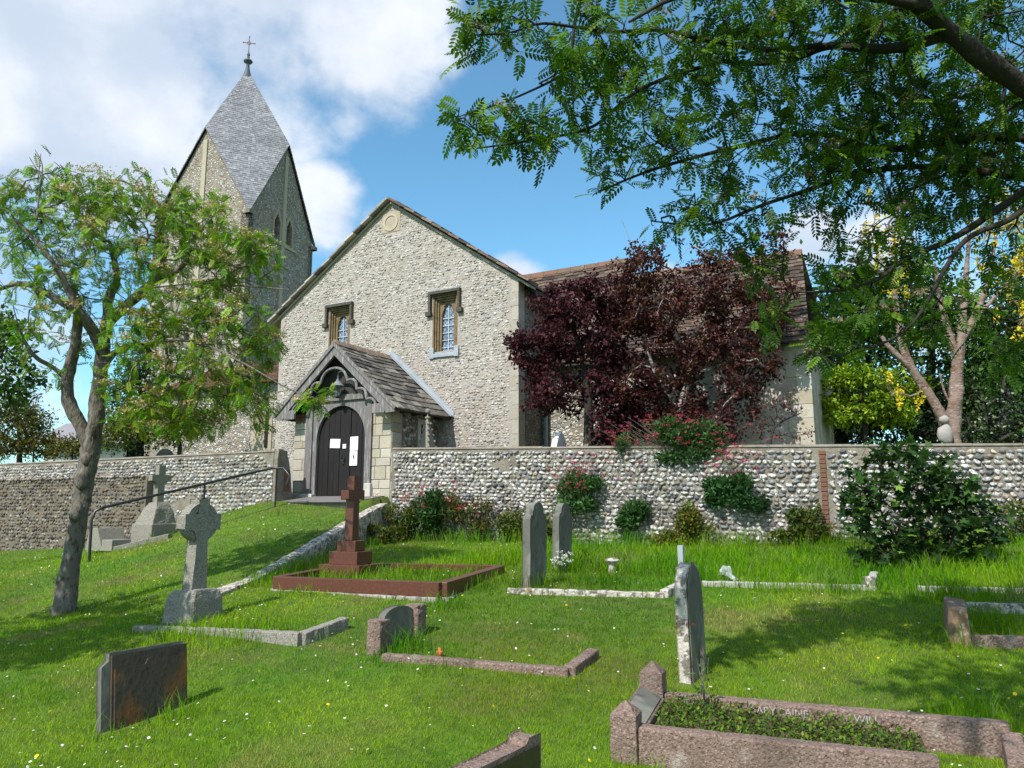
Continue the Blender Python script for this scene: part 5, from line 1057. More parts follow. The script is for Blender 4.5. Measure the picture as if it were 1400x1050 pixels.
# overhanging rowan, top right
OB = np.array([4.9, 4.3, 0.0]); OB[2] = g(4.9, 4.3); OR = empty('rowan_tree', 'overhanging rowan tree whose dark leafy boughs fill the top right of the view', 'tree', tuple(OB)); oo = OB
rO = np.random.default_rng(202)
def op(px, py, Y): return at(px, py, Y)
L1 = [OB + [0, 0, -.2], OB + [-.05, 0, .8], OB + [-.2, 0, 1.7], op(1560, 270, 4.5), op(1470, 170, 4.5), op(1400, 120, 4.5), op(1350, 85, 4.4), op(1300, 45, 4.4), op(1250, 0, 4.3), op(1190, -70, 4.2), op(1120, -160, 4.1)]
limbs = [(L1, [.24, .2, .17, .14, .085, .072, .066, .062, .058, .05, .035]),
  ([op(1300, 42, 4.4), op(1260, 62, 4.5), op(1200, 68, 4.6), op(1130, 60, 4.8), op(1090, 80, 4.9), op(1030, 88, 5.0), op(985, 84, 5.0), op(930, 62, 5.0), op(890, 30, 5.0)], [.05, .048, .045, .04, .033, .028, .022, .016, .01]),
  ([op(1120, 62, 4.8), op(1060, 70, 4.7), op(985, 60, 4.6), op(900, 38, 4.4), op(845, 45, 4.3), op(780, 36, 4.1), op(735, 30, 4.0), op(700, 46, 3.9), op(640, 48, 3.8)], [.03, .026, .022, .02, .016, .013, .01, .007, .004]),
  ([op(985, 84, 5.0), op(930, 100, 4.8), op(880, 118, 4.6), op(850, 140, 4.5), op(810, 178, 4.4), op(740, 190, 4.2), op(690, 198, 4.0), op(625, 206, 3.9)], [.022, .02, .018, .016, .013, .01, .007, .004]),
  ([op(800, -20, 4.3), op(785, 30, 4.2), op(782, 70, 4.2), op(775, 100, 4.2), op(740, 118, 4.1), op(690, 140, 4.0), op(625, 160, 3.9)], [.018, .016, .014, .011, .009, .007, .004]),
  ([op(1520, 210, 5.0), op(1400, 185, 5.1), op(1300, 190, 5.2), op(1200, 210, 5.3), op(1110, 175, 5.3), op(1020, 198, 5.1), op(960, 212, 5.0), op(880, 235, 4.8), op(820, 262, 4.7)], [.06, .05, .045, .035, .028, .022, .018, .012, .006]),
  ([op(1500, 250, 5.2), op(1400, 245, 5.2), op(1290, 225, 5.3), op(1180, 232, 5.3), op(1100, 262, 5.2), op(1040, 280, 5.1), op(970, 312, 5.0), op(890, 302, 4.9)], [.05, .042, .035, .028, .022, .016, .01, .006]),
  ([op(1560, 270, 4.5), op(1430, 240, 4.9), op(1380, 275, 5.0), op(1300, 330, 5.1), op(1240, 350, 5.1), op(1200, 385, 5.2), op(1150, 398, 5.2), op(1080, 400, 5.2)], [.06, .05, .04, .03, .024, .018, .012, .006]),
  ([op(1430, 250, 4.9), op(1390, 300, 4.9), op(1320, 322, 5.0), op(1290, 370, 5.0), op(1265, 420, 5.0), op(1235, 458, 5.0), op(1180, 480, 5.1), op(1110, 490, 5.1)], [.035, .03, .026, .022, .016, .012, .009, .005]),
  ([op(1250, 5, 4.3), op(1150, -10, 4.2), op(1040, -30, 4.0), op(930, -10, 3.9), op(860, 30, 3.8)], [.05, .035, .028, .02, .01]),
  ([OB + [-.2, 0, 1.7], OB + [-.7, -.6, 3.0], OB + [-1.5, -1.2, 3.8], OB + [-2.5, -1.7, 4.3], OB + [-4.8, -2.4, 4.5]], [.14, .12, .09, .06, .03]),
  ([OB + [-.1, 0, 1.7], OB + [.5, .6, 3.0], OB + [.9, 1.5, 4.0], OB + [.8, 2.6, 4.6]], [.12, .1, .07, .03])]
limbs = [([np.asarray(p) - oo for p in P], q if k == 0 else [v * .72 for v in q]) for k, (P, q) in enumerate(limbs)]
att = []
for (px, py, rx, ry, n, Y, dY) in ((650, 40, 40, 25, 14, 3.9, .2), (715, 35, 45, 30, 20, 4.0, .3), (640, 178, 28, 28, 12, 3.9, .2), (700, 168, 40, 22, 18, 4.0, .25), (745, 180, 40, 25, 18, 4.1, .25), (770, 100, 35, 40, 20, 4.1, .3), (820, 50, 50, 40, 30, 4.3, .4), (820, 160, 45, 45, 26, 4.4, .4), (880, 90, 55, 50, 36, 4.6, .5), (850, 240, 40, 22, 16, 4.8, .3), (905, 200, 50, 40, 26, 4.8, .5),
                                (970, 110, 70, 70, 50, 4.8, .7), (1000, 30, 80, 40, 44, 4.6, .7), (1000, 220, 60, 40, 30, 5.1, .5), (925, 300, 40, 18, 14, 4.9, .3), (1010, 300, 50, 25, 20, 5.1, .4), (1090, 120, 70, 50, 44, 5.0, .7), (1110, 20, 70, 40, 54, 4.6, .7), (1120, 220, 70, 45, 60, 5.2, .6), (1210, 100, 70, 60, 80, 5.0, .8), (1230, 20, 70, 40, 60, 4.8, .7), (1220, 180, 80, 50, 96, 5.2, .7),
                                (1330, 160, 80, 60, 125, 5.2, .8), (1360, 30, 60, 50, 66, 5.0, .6), (1180, 290, 80, 40, 32, 5.3, .5), (1290, 250, 80, 40, 60, 5.3, .6), (1380, 230, 50, 60, 70, 5.3, .6), (1060, 360, 40, 16, 12, 5.2, .3), (1065, 435, 25, 14, 8, 5.2, .2), (1170, 370, 60, 35, 30, 5.3, .4), (1270, 340, 60, 40, 16, 5.2, .4), (1150, 460, 55, 35, 34, 5.2, .35), (1210, 430, 50, 40, 14, 5.1, .4), (1290, 430, 50, 40, 16, 5.1, .4), (1370, 340, 40, 50, 18, 5.2, .4), (1370, 480, 40, 30, 14, 5.3, .3)):
    att.append(pxell(n, px, py, rx, ry, Y, dY, rO))
att += [ell(120, OB + [-2.1, -1.3, 4.4], (2.0, 1.2, .7), rO), ell(220, OB + [-3.7, -2.2, 4.35], (1.2, 1.0, .6), rO), ell(110, OB + [.7, 1.2, 4.2], (1.7, 1.9, .9), rO), ell(70, op(1100, -120, 4.3), (1.6, 1.2, .4), rO)]
att = np.concatenate(att) - oo; att = att[~((att + oo)[:, 1] < .4)]
b = B(); T, D, S = grow(b, limbs, att, .10, .0028, rO, wander=.3)
b.build('trunk', 'bark_dark', OR, smooth=True)
b = B(); leaves(b, T, D, S, 2, (COMP_V, COMP_F), .16, [(.05, .12, .01), (.075, .165, .013), (.035, .085, .009), (.14, .25, .02)], rO, smin=.42, jitter=.015, amt=.3, droop=.3, upb=1.0)
b.build('foliage', 'leaf', OR)
tips = T[S > .999]; pick = tips[rO.random(len(tips)) < .055]; b = B(); corymbs(b, pick + [0, 0, .02], .075, [(.35, .28, .2), (.42, .36, .26), (.3, .2, .14)], rO, 40); b.build('blossom', 'petal', OR)

def tree(name, label, px, pyb, Y, limbs, blobs, leafsize, cols, seed, bark='bark_dark', per=2, step=.25, rtip=.01, tmpl=(LEAF_V, LEAF_F), jitter=.12, upb=.5, group=None, cat='tree', base=None, smin=.2, wander=.25, droop=.15, leafmat='leaf_matt', extra=None, amt=.3, blur=1):
    """a tree behind the walls: explicit limbs, twigs to the crown's clumps, then small leaves"""
    r = np.random.default_rng(seed); p0 = at(px, pyb, Y); p0[2] = g(p0[0], p0[1]) if base is None else base
    e = empty(name, label, cat, tuple(p0), 0, group); a = []
    for (bx_, by_, rx, ry, n, dY) in blobs: a.append(pxell(n, bx_, by_, rx, ry, Y, dY, r))
    a = np.concatenate(a) - p0; lm = []
    for P, q in limbs: lm.append(([p0 * 0 + ([0, 0, -.1] if k == 0 and pt is None else (at(pt[0], pt[1], Y + (pt[2] if len(pt) > 2 else 0)) - p0)) for k, pt in enumerate(P)], q))
    b = B(); T, D, S = grow(b, lm, a, step, rtip, r, wander=wander); b.build('trunk', bark, e, smooth=True)
    b = B()
    for _ in range(blur): leaves(b, T, D, S, per, tmpl, leafsize, cols, r, smin=smin, jitter=jitter, upb=upb, spreadd=1.2, droop=droop, amt=amt)
    b.build('foliage', leafmat, e)
    if extra: extra(e, T, D, S, r)
    return e
PUR = [(.045, .011, .018), (.07, .016, .024), (.028, .008, .013), (.1, .026, .032)]; COP = [(.085, .028, .022), (.12, .05, .03), (.05, .016, .018), (.07, .018, .024)]
tree('purple_tree', 'dark purple-leaved tree behind the wall against the wing of the church', 800, 612, 15.6, [([None, (806, 560), (800, 510), (790, 460), (770, 420)], [.13, .11, .09, .06, .03]), ([(803, 540), (760, 500), (735, 470)], [.06, .04, .02]), ([(800, 520), (850, 480), (870, 430)], [.06, .04, .02])],
     [(770, 415, 45, 30, 40, .7), (800, 460, 70, 45, 70, 1.0), (745, 470, 45, 40, 45, .7), (850, 440, 60, 45, 60, .9), (720, 500, 25, 18, 12, .3), (850, 520, 60, 45, 60, .9), (780, 530, 60, 30, 45, .8), (745, 545, 30, 22, 18, .5), (820, 400, 45, 22, 28, .6), (900, 560, 60, 35, 45, .7), (860, 590, 50, 20, 40, .5), (930, 595, 40, 18, 30, .4), (700, 470, 16, 14, 8, .3), (830, 560, 40, 30, 34, .6)], .1, PUR, 301, per=24, step=.14, rtip=.006, jitter=.075, smin=.3)
tree('copper_tree', 'copper-brown leaved tree with bare grey boughs behind the wall before the chancel', 925, 615, 15.0, [([None, (925, 570), (935, 540), (942, 520), (935, 480), (915, 440), (890, 400)], [.12, .1, .09, .07, .05, .035, .02]), ([(940, 522), (960, 508), (985, 500), (1005, 488)], [.05, .045, .035, .02]), ([(930, 560), (900, 520), (885, 480), (880, 450)], [.05, .04, .03, .02]), ([(935, 480), (960, 440), (975, 400)], [.035, .025, .015]), ([(890, 400), (870, 360), (862, 330), (850, 300)], [.02, .012, .007, .003]), ([(880, 380), (884, 345), (878, 310)], [.012, .007, .003]), ([(900, 400), (925, 360), (940, 340)], [.018, .01, .004])],
     [(880, 375, 40, 25, 34, .6), (885, 420, 55, 35, 50, .8), (960, 400, 60, 35, 55, .8), (1010, 430, 40, 35, 35, .6), (930, 470, 60, 40, 55, .8), (900, 530, 60, 35, 40, .7), (1000, 470, 40, 22, 24, .5), (1010, 540, 30, 30, 22, .5), (965, 570, 40, 28, 28, .6), (930, 580, 50, 25, 40, .5), (985, 590, 30, 16, 18, .4), (930, 430, 60, 40, 24, .8), (960, 500, 55, 35, 26, .7), (985, 355, 50, 16, 16, .5), (1045, 400, 50, 25, 34, .5), (1060, 440, 30, 22, 20, .4), (1030, 500, 35, 30, 26, .4), (885, 345, 30, 12, 8, .3), (1060, 330, 30, 25, 10, .4)], .095, COP, 302, bark='bark_grey', per=22, step=.14, rtip=.006, jitter=.075, smin=.3)
tree('purple_shrub', 'thin dark red shrub with spidery twigs against the pale chancel wall', 1050, 612, 14.4, [([None, (1052, 590), (1070, 575), (1095, 565)], [.03, .025, .015, .008])], [(1040, 575, 32, 18, 14, .3), (1075, 560, 25, 18, 12, .3), (1050, 590, 25, 12, 8, .25), (1095, 590, 20, 12, 5, .2)], .06, [(.09, .022, .02), (.13, .04, .03)], 303, per=5, step=.1, rtip=.005, jitter=.05)

# laburnum with two pinkish stems
def lab_extra(e, T, D, S, r):
    k = np.where(S > .6)[0]; k = k[r.random(len(k)) < .5]; P = np.repeat(T[k], 30, 0); P = P + np.stack([r.normal(size=len(P)) * .03, r.normal(size=len(P)) * .03, -r.uniform(0, .28, len(P))], 1)
    b = B(); inst(b, LEAF_V, LEAF_F, P, randdir(len(P), r), randdir(len(P), r), r.uniform(.045, .075, len(P)), vary([(.72, .56, .02), (.8, .64, .04), (.62, .46, .02)], len(P), .15, r)); b.build('blossom', 'petal', e)
    b = B(); V, F = ico(2); c0_ = np.array(e.location)
    for (px, py, sx, sz) in ((1291, 574, .085, .085), (1293, 594, .14, .2)): b.add(V * [sx, .09, sz] * (1 + .12 * np.sin(V[:, 0:1] * 5)) + (at(px, py, 13.83) - c0_), F)
    b.build('pruning_scar', 'scar', e, smooth=True)
tree('laburnum_tree', 'laburnum with two pinkish-brown stems and hanging yellow flowers behind the right wall', 1300, 612, 14.0, [([None, (1302, 575), (1307, 540), (1309, 500), (1315, 460), (1318, 410), (1322, 360), (1326, 310)], [.16, .145, .13, .115, .08, .055, .04, .025]), ([(1298, 595), (1283, 560), (1264, 530), (1247, 505), (1235, 480), (1228, 440), (1222, 390), (1220, 340)], [.1, .09, .08, .07, .06, .045, .03, .02]), ([(1309, 490), (1296, 455), (1284, 400), (1278, 360)], [.08, .06, .04, .02]), ([(1312, 470), (1340, 420), (1355, 370), (1362, 320)], [.07, .05, .03, .02]), ([(1314, 460), (1365, 400), (1400, 365)], [.05, .035, .02]), ([(1247, 505), (1215, 475), (1205, 460)], [.06, .05, .03]), ([(1304, 560), (1290, 535), (1285, 510)], [.03, .02, .015])],
     [(1222, 330, 30, 35, 30, .5), (1205, 310, 25, 20, 24, .4), (1240, 350, 25, 30, 20, .4), (1370, 300, 35, 50, 50, .6), (1385, 370, 30, 40, 30, .5), (1345, 262, 30, 20, 14, .5), (1225, 380, 20, 30, 12, .4), (1375, 410, 22, 16, 14, .3), (1330, 330, 30, 40, 12, .5), (1230, 530, 30, 20, 14, .4), (1220, 260, 40, 30, 16, .5), (1400, 440, 20, 20, 8, .3)], .05, [(.10, .16, .03), (.14, .2, .05)], 304, bark='bark_pink', per=.5, step=.16, rtip=.007, extra=lab_extra, jitter=.05)

# evergreen and broadleaf trees behind
GD = [(.03, .07, .013), (.045, .1, .017), (.02, .045, .01), (.07, .14, .025)]
def bgtree(label, px, Y, blobs, cols, seed, size=.2, per=24, group='trees behind the right wall', name='broadleaf_tree', trunk=.2, top=420, jitter=.3, step=.5, **kw):
    return tree(name, label, px, 612, Y, [([None, (px, 560), (px + 4, 500), (px, top)], [trunk, trunk * .8, trunk * .6, trunk * .25])], blobs, size, cols, seed, per=per, step=step, rtip=.02, jitter=jitter, group=group, **kw)
bgtree('dark green tree directly behind the right end of the chancel', 1150, 21, [(1140, 420, 40, 60, 50, 1.5), (1170, 480, 60, 50, 60, 1.5), (1130, 520, 40, 50, 40, 1.2)], GD, 401)
bgtree('tall loose green tree behind the laburnum stems', 1270, 22, [(1200, 420, 50, 50, 40, 1.5), (1270, 450, 60, 60, 70, 1.5), (1240, 380, 40, 35, 18, 1.2), (1300, 560, 70, 40, 50, 1.5), (1330, 470, 40, 50, 30, 1.5)], GD + [(.06, .12, .02)], 402)
bgtree('broad dark tree filling the view at the right edge behind the wall', 1385, 20, [(1390, 470, 70, 60, 90, 1.5), (1380, 560, 60, 45, 70, 1.5), (1430, 400, 50, 80, 60, 1.5), (1350, 540, 40, 40, 40, 1.2), (1460, 520, 60, 80, 50, 1.5)], GD, 403)
bgtree('pale-flowered hedge shrub low behind the wall right of the laburnum', 1370, 16, [(1375, 560, 50, 40, 60, .8), (1345, 590, 45, 22, 34, .7), (1420, 580, 50, 40, 30, .7)], [(.07, .12, .03), (.1, .16, .05), (.04, .08, .02), (.35, .38, .28)], 404, size=.085, per=9, trunk=.06, top=540, jitter=.14, step=.3, name='hedge_shrub')
b_g = [(.26, .36, .02), (.2, .31, .02), (.32, .4, .03), (.14, .24, .02)]
tree('golden_shrub', 'bright yellow-green layered shrub beside the chancel corner', 1180, 612, 17.2, [([None, (1182, 580), (1178, 550), (1180, 525)], [.06, .05, .04, .02])], [(1180, 515, 45, 9, 44, .7), (1235, 530, 26, 8, 20, .6), (1135, 520, 24, 8, 18, .5), (1200, 548, 40, 7, 34, .7), (1130, 552, 26, 7, 20, .5), (1160, 570, 45, 7, 34, .7), (1235, 570, 34, 7, 24, .6)], .12, b_g, 405, per=20, step=.2, rtip=.008, jitter=.09, upb=1.2, droop=0, smin=.45)
tree('dark_hedge', 'deep green evergreen hedge behind the wall below the golden shrub', 1190, 612, 19.4, [([None, (1190, 590)], [.08, .05])], [(1150, 570, 60, 55, 130, .6), (1240, 560, 60, 60, 140, .6), (1310, 570, 60, 55, 110, .6), (1390, 580, 50, 50, 80, .6)], .13, [(.012, .026, .008), (.02, .04, .01)], 406, per=28, step=.3, rtip=.01, jitter=.16, cat='hedge')
# left side
tree('conifer', 'dark green conifer behind the left wall close to the tower', 195, 625, 27, [([None, (193, 560), (190, 500)], [.16, .12, .04])], [(190, 505, 24, 22, 30, .8), (185, 540, 38, 30, 60, 1.0), (190, 585, 52, 32, 80, 1.1), (165, 600, 30, 22, 30, .9)], .13, [(.02, .05, .014), (.03, .07, .018), (.015, .035, .01)], 501, per=22, step=.35, rtip=.015, jitter=.16)
tree('flowering_shrub', 'olive-green shrub with brownish flower heads leaning over the left wall', 243, 622, 22.0, [([None, (248, 600), (238, 578), (222, 560)], [.09, .08, .05, .03]), ([(246, 595), (275, 575), (295, 560)], [.05, .03, .02])], [(170, 575, 32, 20, 40, .7), (215, 562, 36, 18, 45, .7), (225, 590, 50, 20, 50, .8), (270, 575, 30, 18, 24, .6), (300, 560, 26, 16, 16, .5), (160, 597, 26, 14, 24, .6)], .1, [(.09, .15, .025), (.14, .2, .03), (.22, .17, .04), (.06, .1, .02)], 502, per=20, step=.2, rtip=.008, jitter=.1)
tree('juniper', 'golden-brown feathery juniper above the left end of the wall', 30, 632, 24, [([None, (28, 600), (22, 560)], [.1, .08, .03])], [(20, 590, 40, 34, 80, 1.0), (5, 555, 30, 25, 40, .9), (55, 612, 30, 16, 36, .8), (40, 575, 24, 20, 30, .7), (-40, 590, 50, 50, 50, 1.0)], .1, [(.12, .11, .02), (.17, .14, .022), (.06, .075, .015), (.04, .06, .012)], 503, per=24, step=.25, rtip=.01, jitter=.12, droop=-.3)
tree('low_juniper', 'small golden juniper left of the rowan trunk along the wall top', 100, 632, 23, [([None, (100, 612)], [.04, .02])], [(92, 614, 24, 10, 30, .6), (112, 606, 16, 12, 18, .5)], .09, [(.13, .12, .02), (.18, .15, .025), (.06, .08, .015)], 504, per=24, step=.2, rtip=.008, jitter=.09)
tree('broadleaf_tree', 'green tree with drooping leaves hanging in from the left edge', -60, 660, 15, [([None, (-60, 560), (-40, 500), (-20, 470)], [.14, .1, .07, .03])], [(8, 475, 24, 28, 30, .6), (25, 520, 22, 25, 30, .6), (0, 545, 24, 20, 24, .5), (-40, 460, 40, 60, 60, .9), (10, 440, 16, 12, 10, .3)], .13, [(.05, .11, .018), (.08, .16, .025), (.035, .08, .015)], 505, per=9, step=.2, rtip=.008, jitter=.09)
tree('hazy_shrub', 'thin blue-green shrub between the juniper and the distant house', 48, 625, 26, [([None, (48, 590), (46, 560)], [.05, .03, .015])], [(46, 560, 16, 28, 30, .5), (58, 590, 12, 20, 16, .4)], .08, [(.07, .12, .06), (.1, .15, .08)], 506, per=12, step=.25, rtip=.006, jitter=.12)
# shade tree outside the picture on the left
SH = empty('shade_tree', 'tree standing left of the view whose crown shades the near lawn', 'tree', (-7.3, 5.0, g(-7.3, 5.0))); rS = np.random.default_rng(601); z0_ = g(-8.6, 4.6)
b = B(); T, D, S = grow(b, [([(0, 0, -.2), (0, 0, 1.5), (.2, .1, 2.8), (.4, .3, 3.8)], [.2, .16, .12, .05]), ([(0, 0, 1.6), (.8, .6, 2.7), (1.3, 1.2, 3.4)], [.1, .07, .03])], np.concatenate([ell(170, (1.15, .4, 3.5), (1.2, 1.1, .8), rS), ell(60, (.2, 2.2, 3.4), (1.0, 1.0, .8), rS)]), .2, .006, rS); b.build('trunk', 'bark', SH, smooth=True)
b = B(); leaves(b, T, D, S, 9, (LEAF_V, LEAF_F), .15, GRC, rS, jitter=.1); b.build('foliage', 'leaf', SH)

# sycamore bush
rM = np.random.default_rng(701); pB = gp(1265, 775); e = empty('sycamore_bush', 'large dark green maple-leaved bush in front of the right flint wall', 'bush', tuple(pB)); a = []
YB = pB[1]
for (px, py, rx, ry, n, dY) in ((1200, 660, 45, 38, 60, .35), (1265, 650, 50, 40, 80, .4), (1230, 620, 45, 16, 28, .3), (1310, 680, 45, 38, 60, .4), (1350, 710, 30, 30, 30, .35), (1215, 715, 50, 38, 70, .45), (1290, 725, 60, 38, 90, .5), (1250, 770, 75, 22, 70, .5), (1200, 770, 45, 18, 30, .4), (1340, 765, 30, 16, 20, .4), (1165, 690, 18, 40, 22, .3)): a.append(pxell(n, px, py, rx, ry, YB, dY, rM))
b = B(); T, D, S = grow(b, [([(0, 0, -.1), at(1262, 740, YB) - pB, at(1258, 690, YB) - pB, at(1250, 640, YB) - pB], [.035, .03, .02, .008]), ([(0.05, 0, -.1), at(1300, 740, YB) - pB, at(1325, 690, YB) - pB], [.03, .02, .01]), ([(-.05, 0, -.1), at(1225, 740, YB) - pB, at(1200, 690, YB) - pB], [.03, .02, .01])], np.concatenate(a) - pB, .1, .003, rM, wander=.2); b.build('stems', 'bark_dark', e, smooth=True)
b = B(); leaves(b, T, D, S, 2, (PALM_V, PALM_F), .165, [(.028, .07, .016), (.05, .115, .022), (.02, .05, .015)], rM, smin=.3, jitter=.03, upb=1.3, spreadd=.9, droop=.1, amt=.3)
sel = (S > .99); leaves(b, T[sel], D[sel], S[sel], .12, (PALM_V, PALM_F), .14, [(.13, .24, .03), (.16, .28, .04)], rM, smin=.25, jitter=.04, upb=1.3); b.build('foliage', 'leaf', e)

# plants at and on the right wall
def clump(name, label, px, py, yl, rx, rz_, n, size, cols, seed, flowers=None, z=None, group=None, cat='plant', tall=1.0, below=0):
    rx *= 1.35; rz_ *= 1.3; n = int(n * 1.9); r = np.random.default_rng(seed); x = lpx(px, yl); p = W(x, yl, 0); p[2] = at(px, py, p[1])[2] if z is None else z
    e = empty(name, label, cat, tuple(p), -ANG, group); b = B(); ns = max(6, n // 30); tipsl = []
    for k in range(ns):
        d = np.array([r.uniform(-1, 1) * rx, r.uniform(-.8, .25) * min(rx, .25), rz_ * r.uniform(.5, 1.1) * tall]); Q = smooth_path([np.zeros(3), d * [.3, .3, .5], d * [1, 1, 1]], 1); tube(b, Q, np.linspace(.006, .002, len(Q)), 4, cap=False); tipsl.append(d)
    b.build('stems', 'leaf_matt' if False else 'bark', e); tipsl = np.array(tipsl)
    n = int(n * 1.9); P = np.concatenate([ell(n // 7 + 1, (r.uniform(-.62, .62) * rx, -r.uniform(0, .14), rz_ * r.uniform(.1, .78)), (rx * r.uniform(.25, .5), r.uniform(.08, .2), rz_ * r.uniform(.16, .36)), r, .2) for _ in range(7)]); n = len(P); P[:, 1] = np.minimum(P[:, 1], .02 if below == 0 else .3)
    b = B(); d = P / (np.linalg.norm(P, axis=1)[:, None] + 1e-6) * .6 + randdir(n, r); d[:, 2] += .3
    inst(b, LEAF_V, LEAF_F, P, d, np.array([0, 0, 1.]) + r.normal(size=(n, 3)) * .4, size * 1.5 * r.uniform(.6, 1.3, n), vary(cols, n, .35, r)); b.build('foliage', 'leaf_matt', e)
    if flowers:
        nf, fs, fc, spreadx, zlo, zhi = flowers; nf = int(nf * 1.6); fs *= 1.3; spreadx *= 1.25; zlo *= 1.25; zhi *= 1.4; b = B(); Q = np.stack([r.normal(size=nf) * spreadx, -r.uniform(.04, .3, nf), r.uniform(zlo, zhi, nf)], 1); corymbs(b, Q, fs, fc, r, 22)
        for q in Q: tube(b, [q * [.5, .6, .4], q], .0025, 3, col=(.1, .14, .05), cap=False)
        b.build('flowers', 'petal', e)
    return e
PK = [(.5, .04, .1), (.62, .1, .2), (.35, .02, .06)]; VG = [(.055, .13, .035), (.08, .17, .05), (.04, .09, .025)]; WG = [(.06, .11, .02), (.1, .15, .03), (.14, .12, .03)]
vg = 'red valerian on the right flint wall'
clump('valerian', 'valerian clump with tall pink flower sprays on the wall above the shouldered headstones', 795, 700, -1.9, .42, .55, 560, .06, VG, 801, (40, .05, PK, .32, .35, .8), group=vg)
clump('valerian', 'leafy grey-green valerian without flowers low on the wall, right of the shouldered headstones', 868, 722, -1.9, .36, .52, 480, .06, VG, 802, (5, .04, PK, .2, .5, .9), group=vg)
clump('valerian', 'dense dark valerian half way up the wall near the copper tree, pink flowers above it', 995, 695, -1.9, .38, .45, 500, .06, [(.035, .1, .03), (.05, .13, .035)], 803, (22, .055, PK, .25, .45, .8), group=vg)
clump('valerian', 'big valerian spilling over the wall top with many deep pink flowers', 925, 632, -1.78, .75, .6, 900, .055, VG, 804, (48, .05, [(.5, .04, .1), (.6, .08, .16), (.4, .03, .06)], .5, .25, .62), group=vg, below=1)
clump('valerian', 'small valerian sprig standing on the wall top below the brown headstone', 852, 622, -1.75, .14, .3, 90, .045, VG, 805, (9, .045, PK, .15, .15, .35), group=vg, below=1)
clump('valerian', 'small dark tuft of leaves growing from the wall under the dense valerian', 1032, 705, -1.86, .16, .25, 120, .05, [(.035, .09, .03)], 806, group=vg)
clump('weed_clump', 'yellowing weed mound at the wall foot between the valerian clumps', 925, 755, -2.0, .5, .62, 700, .045, [(.13, .15, .02), (.09, .14, .02), (.22, .16, .02)], 807, group='weeds along the wall foot')
clump('rose_bush', 'dark leafy rose bush with a few orange-red blooms in the corner by the edging', 585, 732, -2.15, .5, .95, 800, .06, [(.03, .085, .02), (.05, .12, .03), (.04, .07, .02)], 808, (12, .06, [(.6, .05, .02), (.5, .03, .03)], .4, .4, .8), cat='bush')
clump('weed_clump', 'green weeds between the rose bush and the edging at the wall foot', 548, 738, -2.3, .34, .6, 460, .05, WG, 809, group='weeds along the wall foot')
for i, (px, w_, h_, lab) in enumerate(((640, .6, .8, 'tangled reddish-green weeds at the wall foot right of the rose bush'), (705, .5, .62, 'low green weeds at the wall foot left of the shouldered headstones'), (745, .35, .4, 'short weeds behind the nearer shouldered headstone'), (1085, .4, .25, 'short weeds under the brick strip in the wall'), (1095, .3, .5, 'thin climbing weeds left of the brick strip'), (1395, .4, .5, 'green weeds at the wall foot at the right edge of the photo'))):
    clump('weed_clump', lab, px, 742, -2.0, w_, h_, int(700 * w_), .05, WG if i else [(.08, .12, .03), (.14, .08, .03)], 820 + i, group='weeds along the wall foot')
clump('weed_clump', 'bushy greenery hiding the lower end of the edging wall', 520, 735, -3.2, .3, .35, 300, .05, WG, 840, z=g(*W(lpx(520, -3.2), -3.2, 0)[:2]), group='weeds along the wall foot')

# ---------------------------------------------------------------- grass, daisies
rG = np.random.default_rng(900)
def near_seg(x, y, p, q, w_):
    d = q - p; L2 = d @ d; t = np.clip(((x - p[0]) * d[0] + (y - p[1]) * d[1]) / L2, 0, 1); return np.hypot(x - p[0] - t * d[0], y - p[1] - t * d[1]) < w_
def valid(x, y, extra=0.0):
    lx = (x - O2[0]) * E2[0] + (y - O2[1]) * E2[1]; ly = (x - O2[0]) * N2[0] + (y - O2[1]) * N2[1]
    ok = ly < np.where(lx < -4.7, np.where(lx < xl, -2.96, -2.78), -1.86); ok &= ~((lx > -4.75) & (lx < -2.25) & (ly > -2.9)); ok &= ly < 3
    d = (x - EA[0]) * en[0] + (y - EA[1]) * en[1]; al = (x - EA[0]) * eu[0] + (y - EA[1]) * eu[1]; ok &= ~((np.abs(d - .03) < .12) & (al > -.3) & (al < Ln))
    for p, q, w_ in KEEP: ok &= ~near_seg(x, y, p, q, w_)
    return ok
def inpoly(x, y, P):
    c = np.ones(len(x), bool); n = len(P)
    for i in range(n): a, d = P[i], P[(i + 1) % n]; c &= ((d[0] - a[0]) * (y - a[1]) - (d[1] - a[1]) * (x - a[0])) > 0
    return c
def blades(N, power, ymin, ymax, seed, exclude=True, side=.86):
    r = np.random.default_rng(seed); u = r.random(N); k = .999 - power; Y = (ymin ** k + u * (ymax ** k - ymin ** k)) ** (1 / k); X = r.uniform(-1, 1, N) * (Y * side + .9); m = valid(X, Y) & (X > -16) & (X < 12); return X[m], Y[m], r
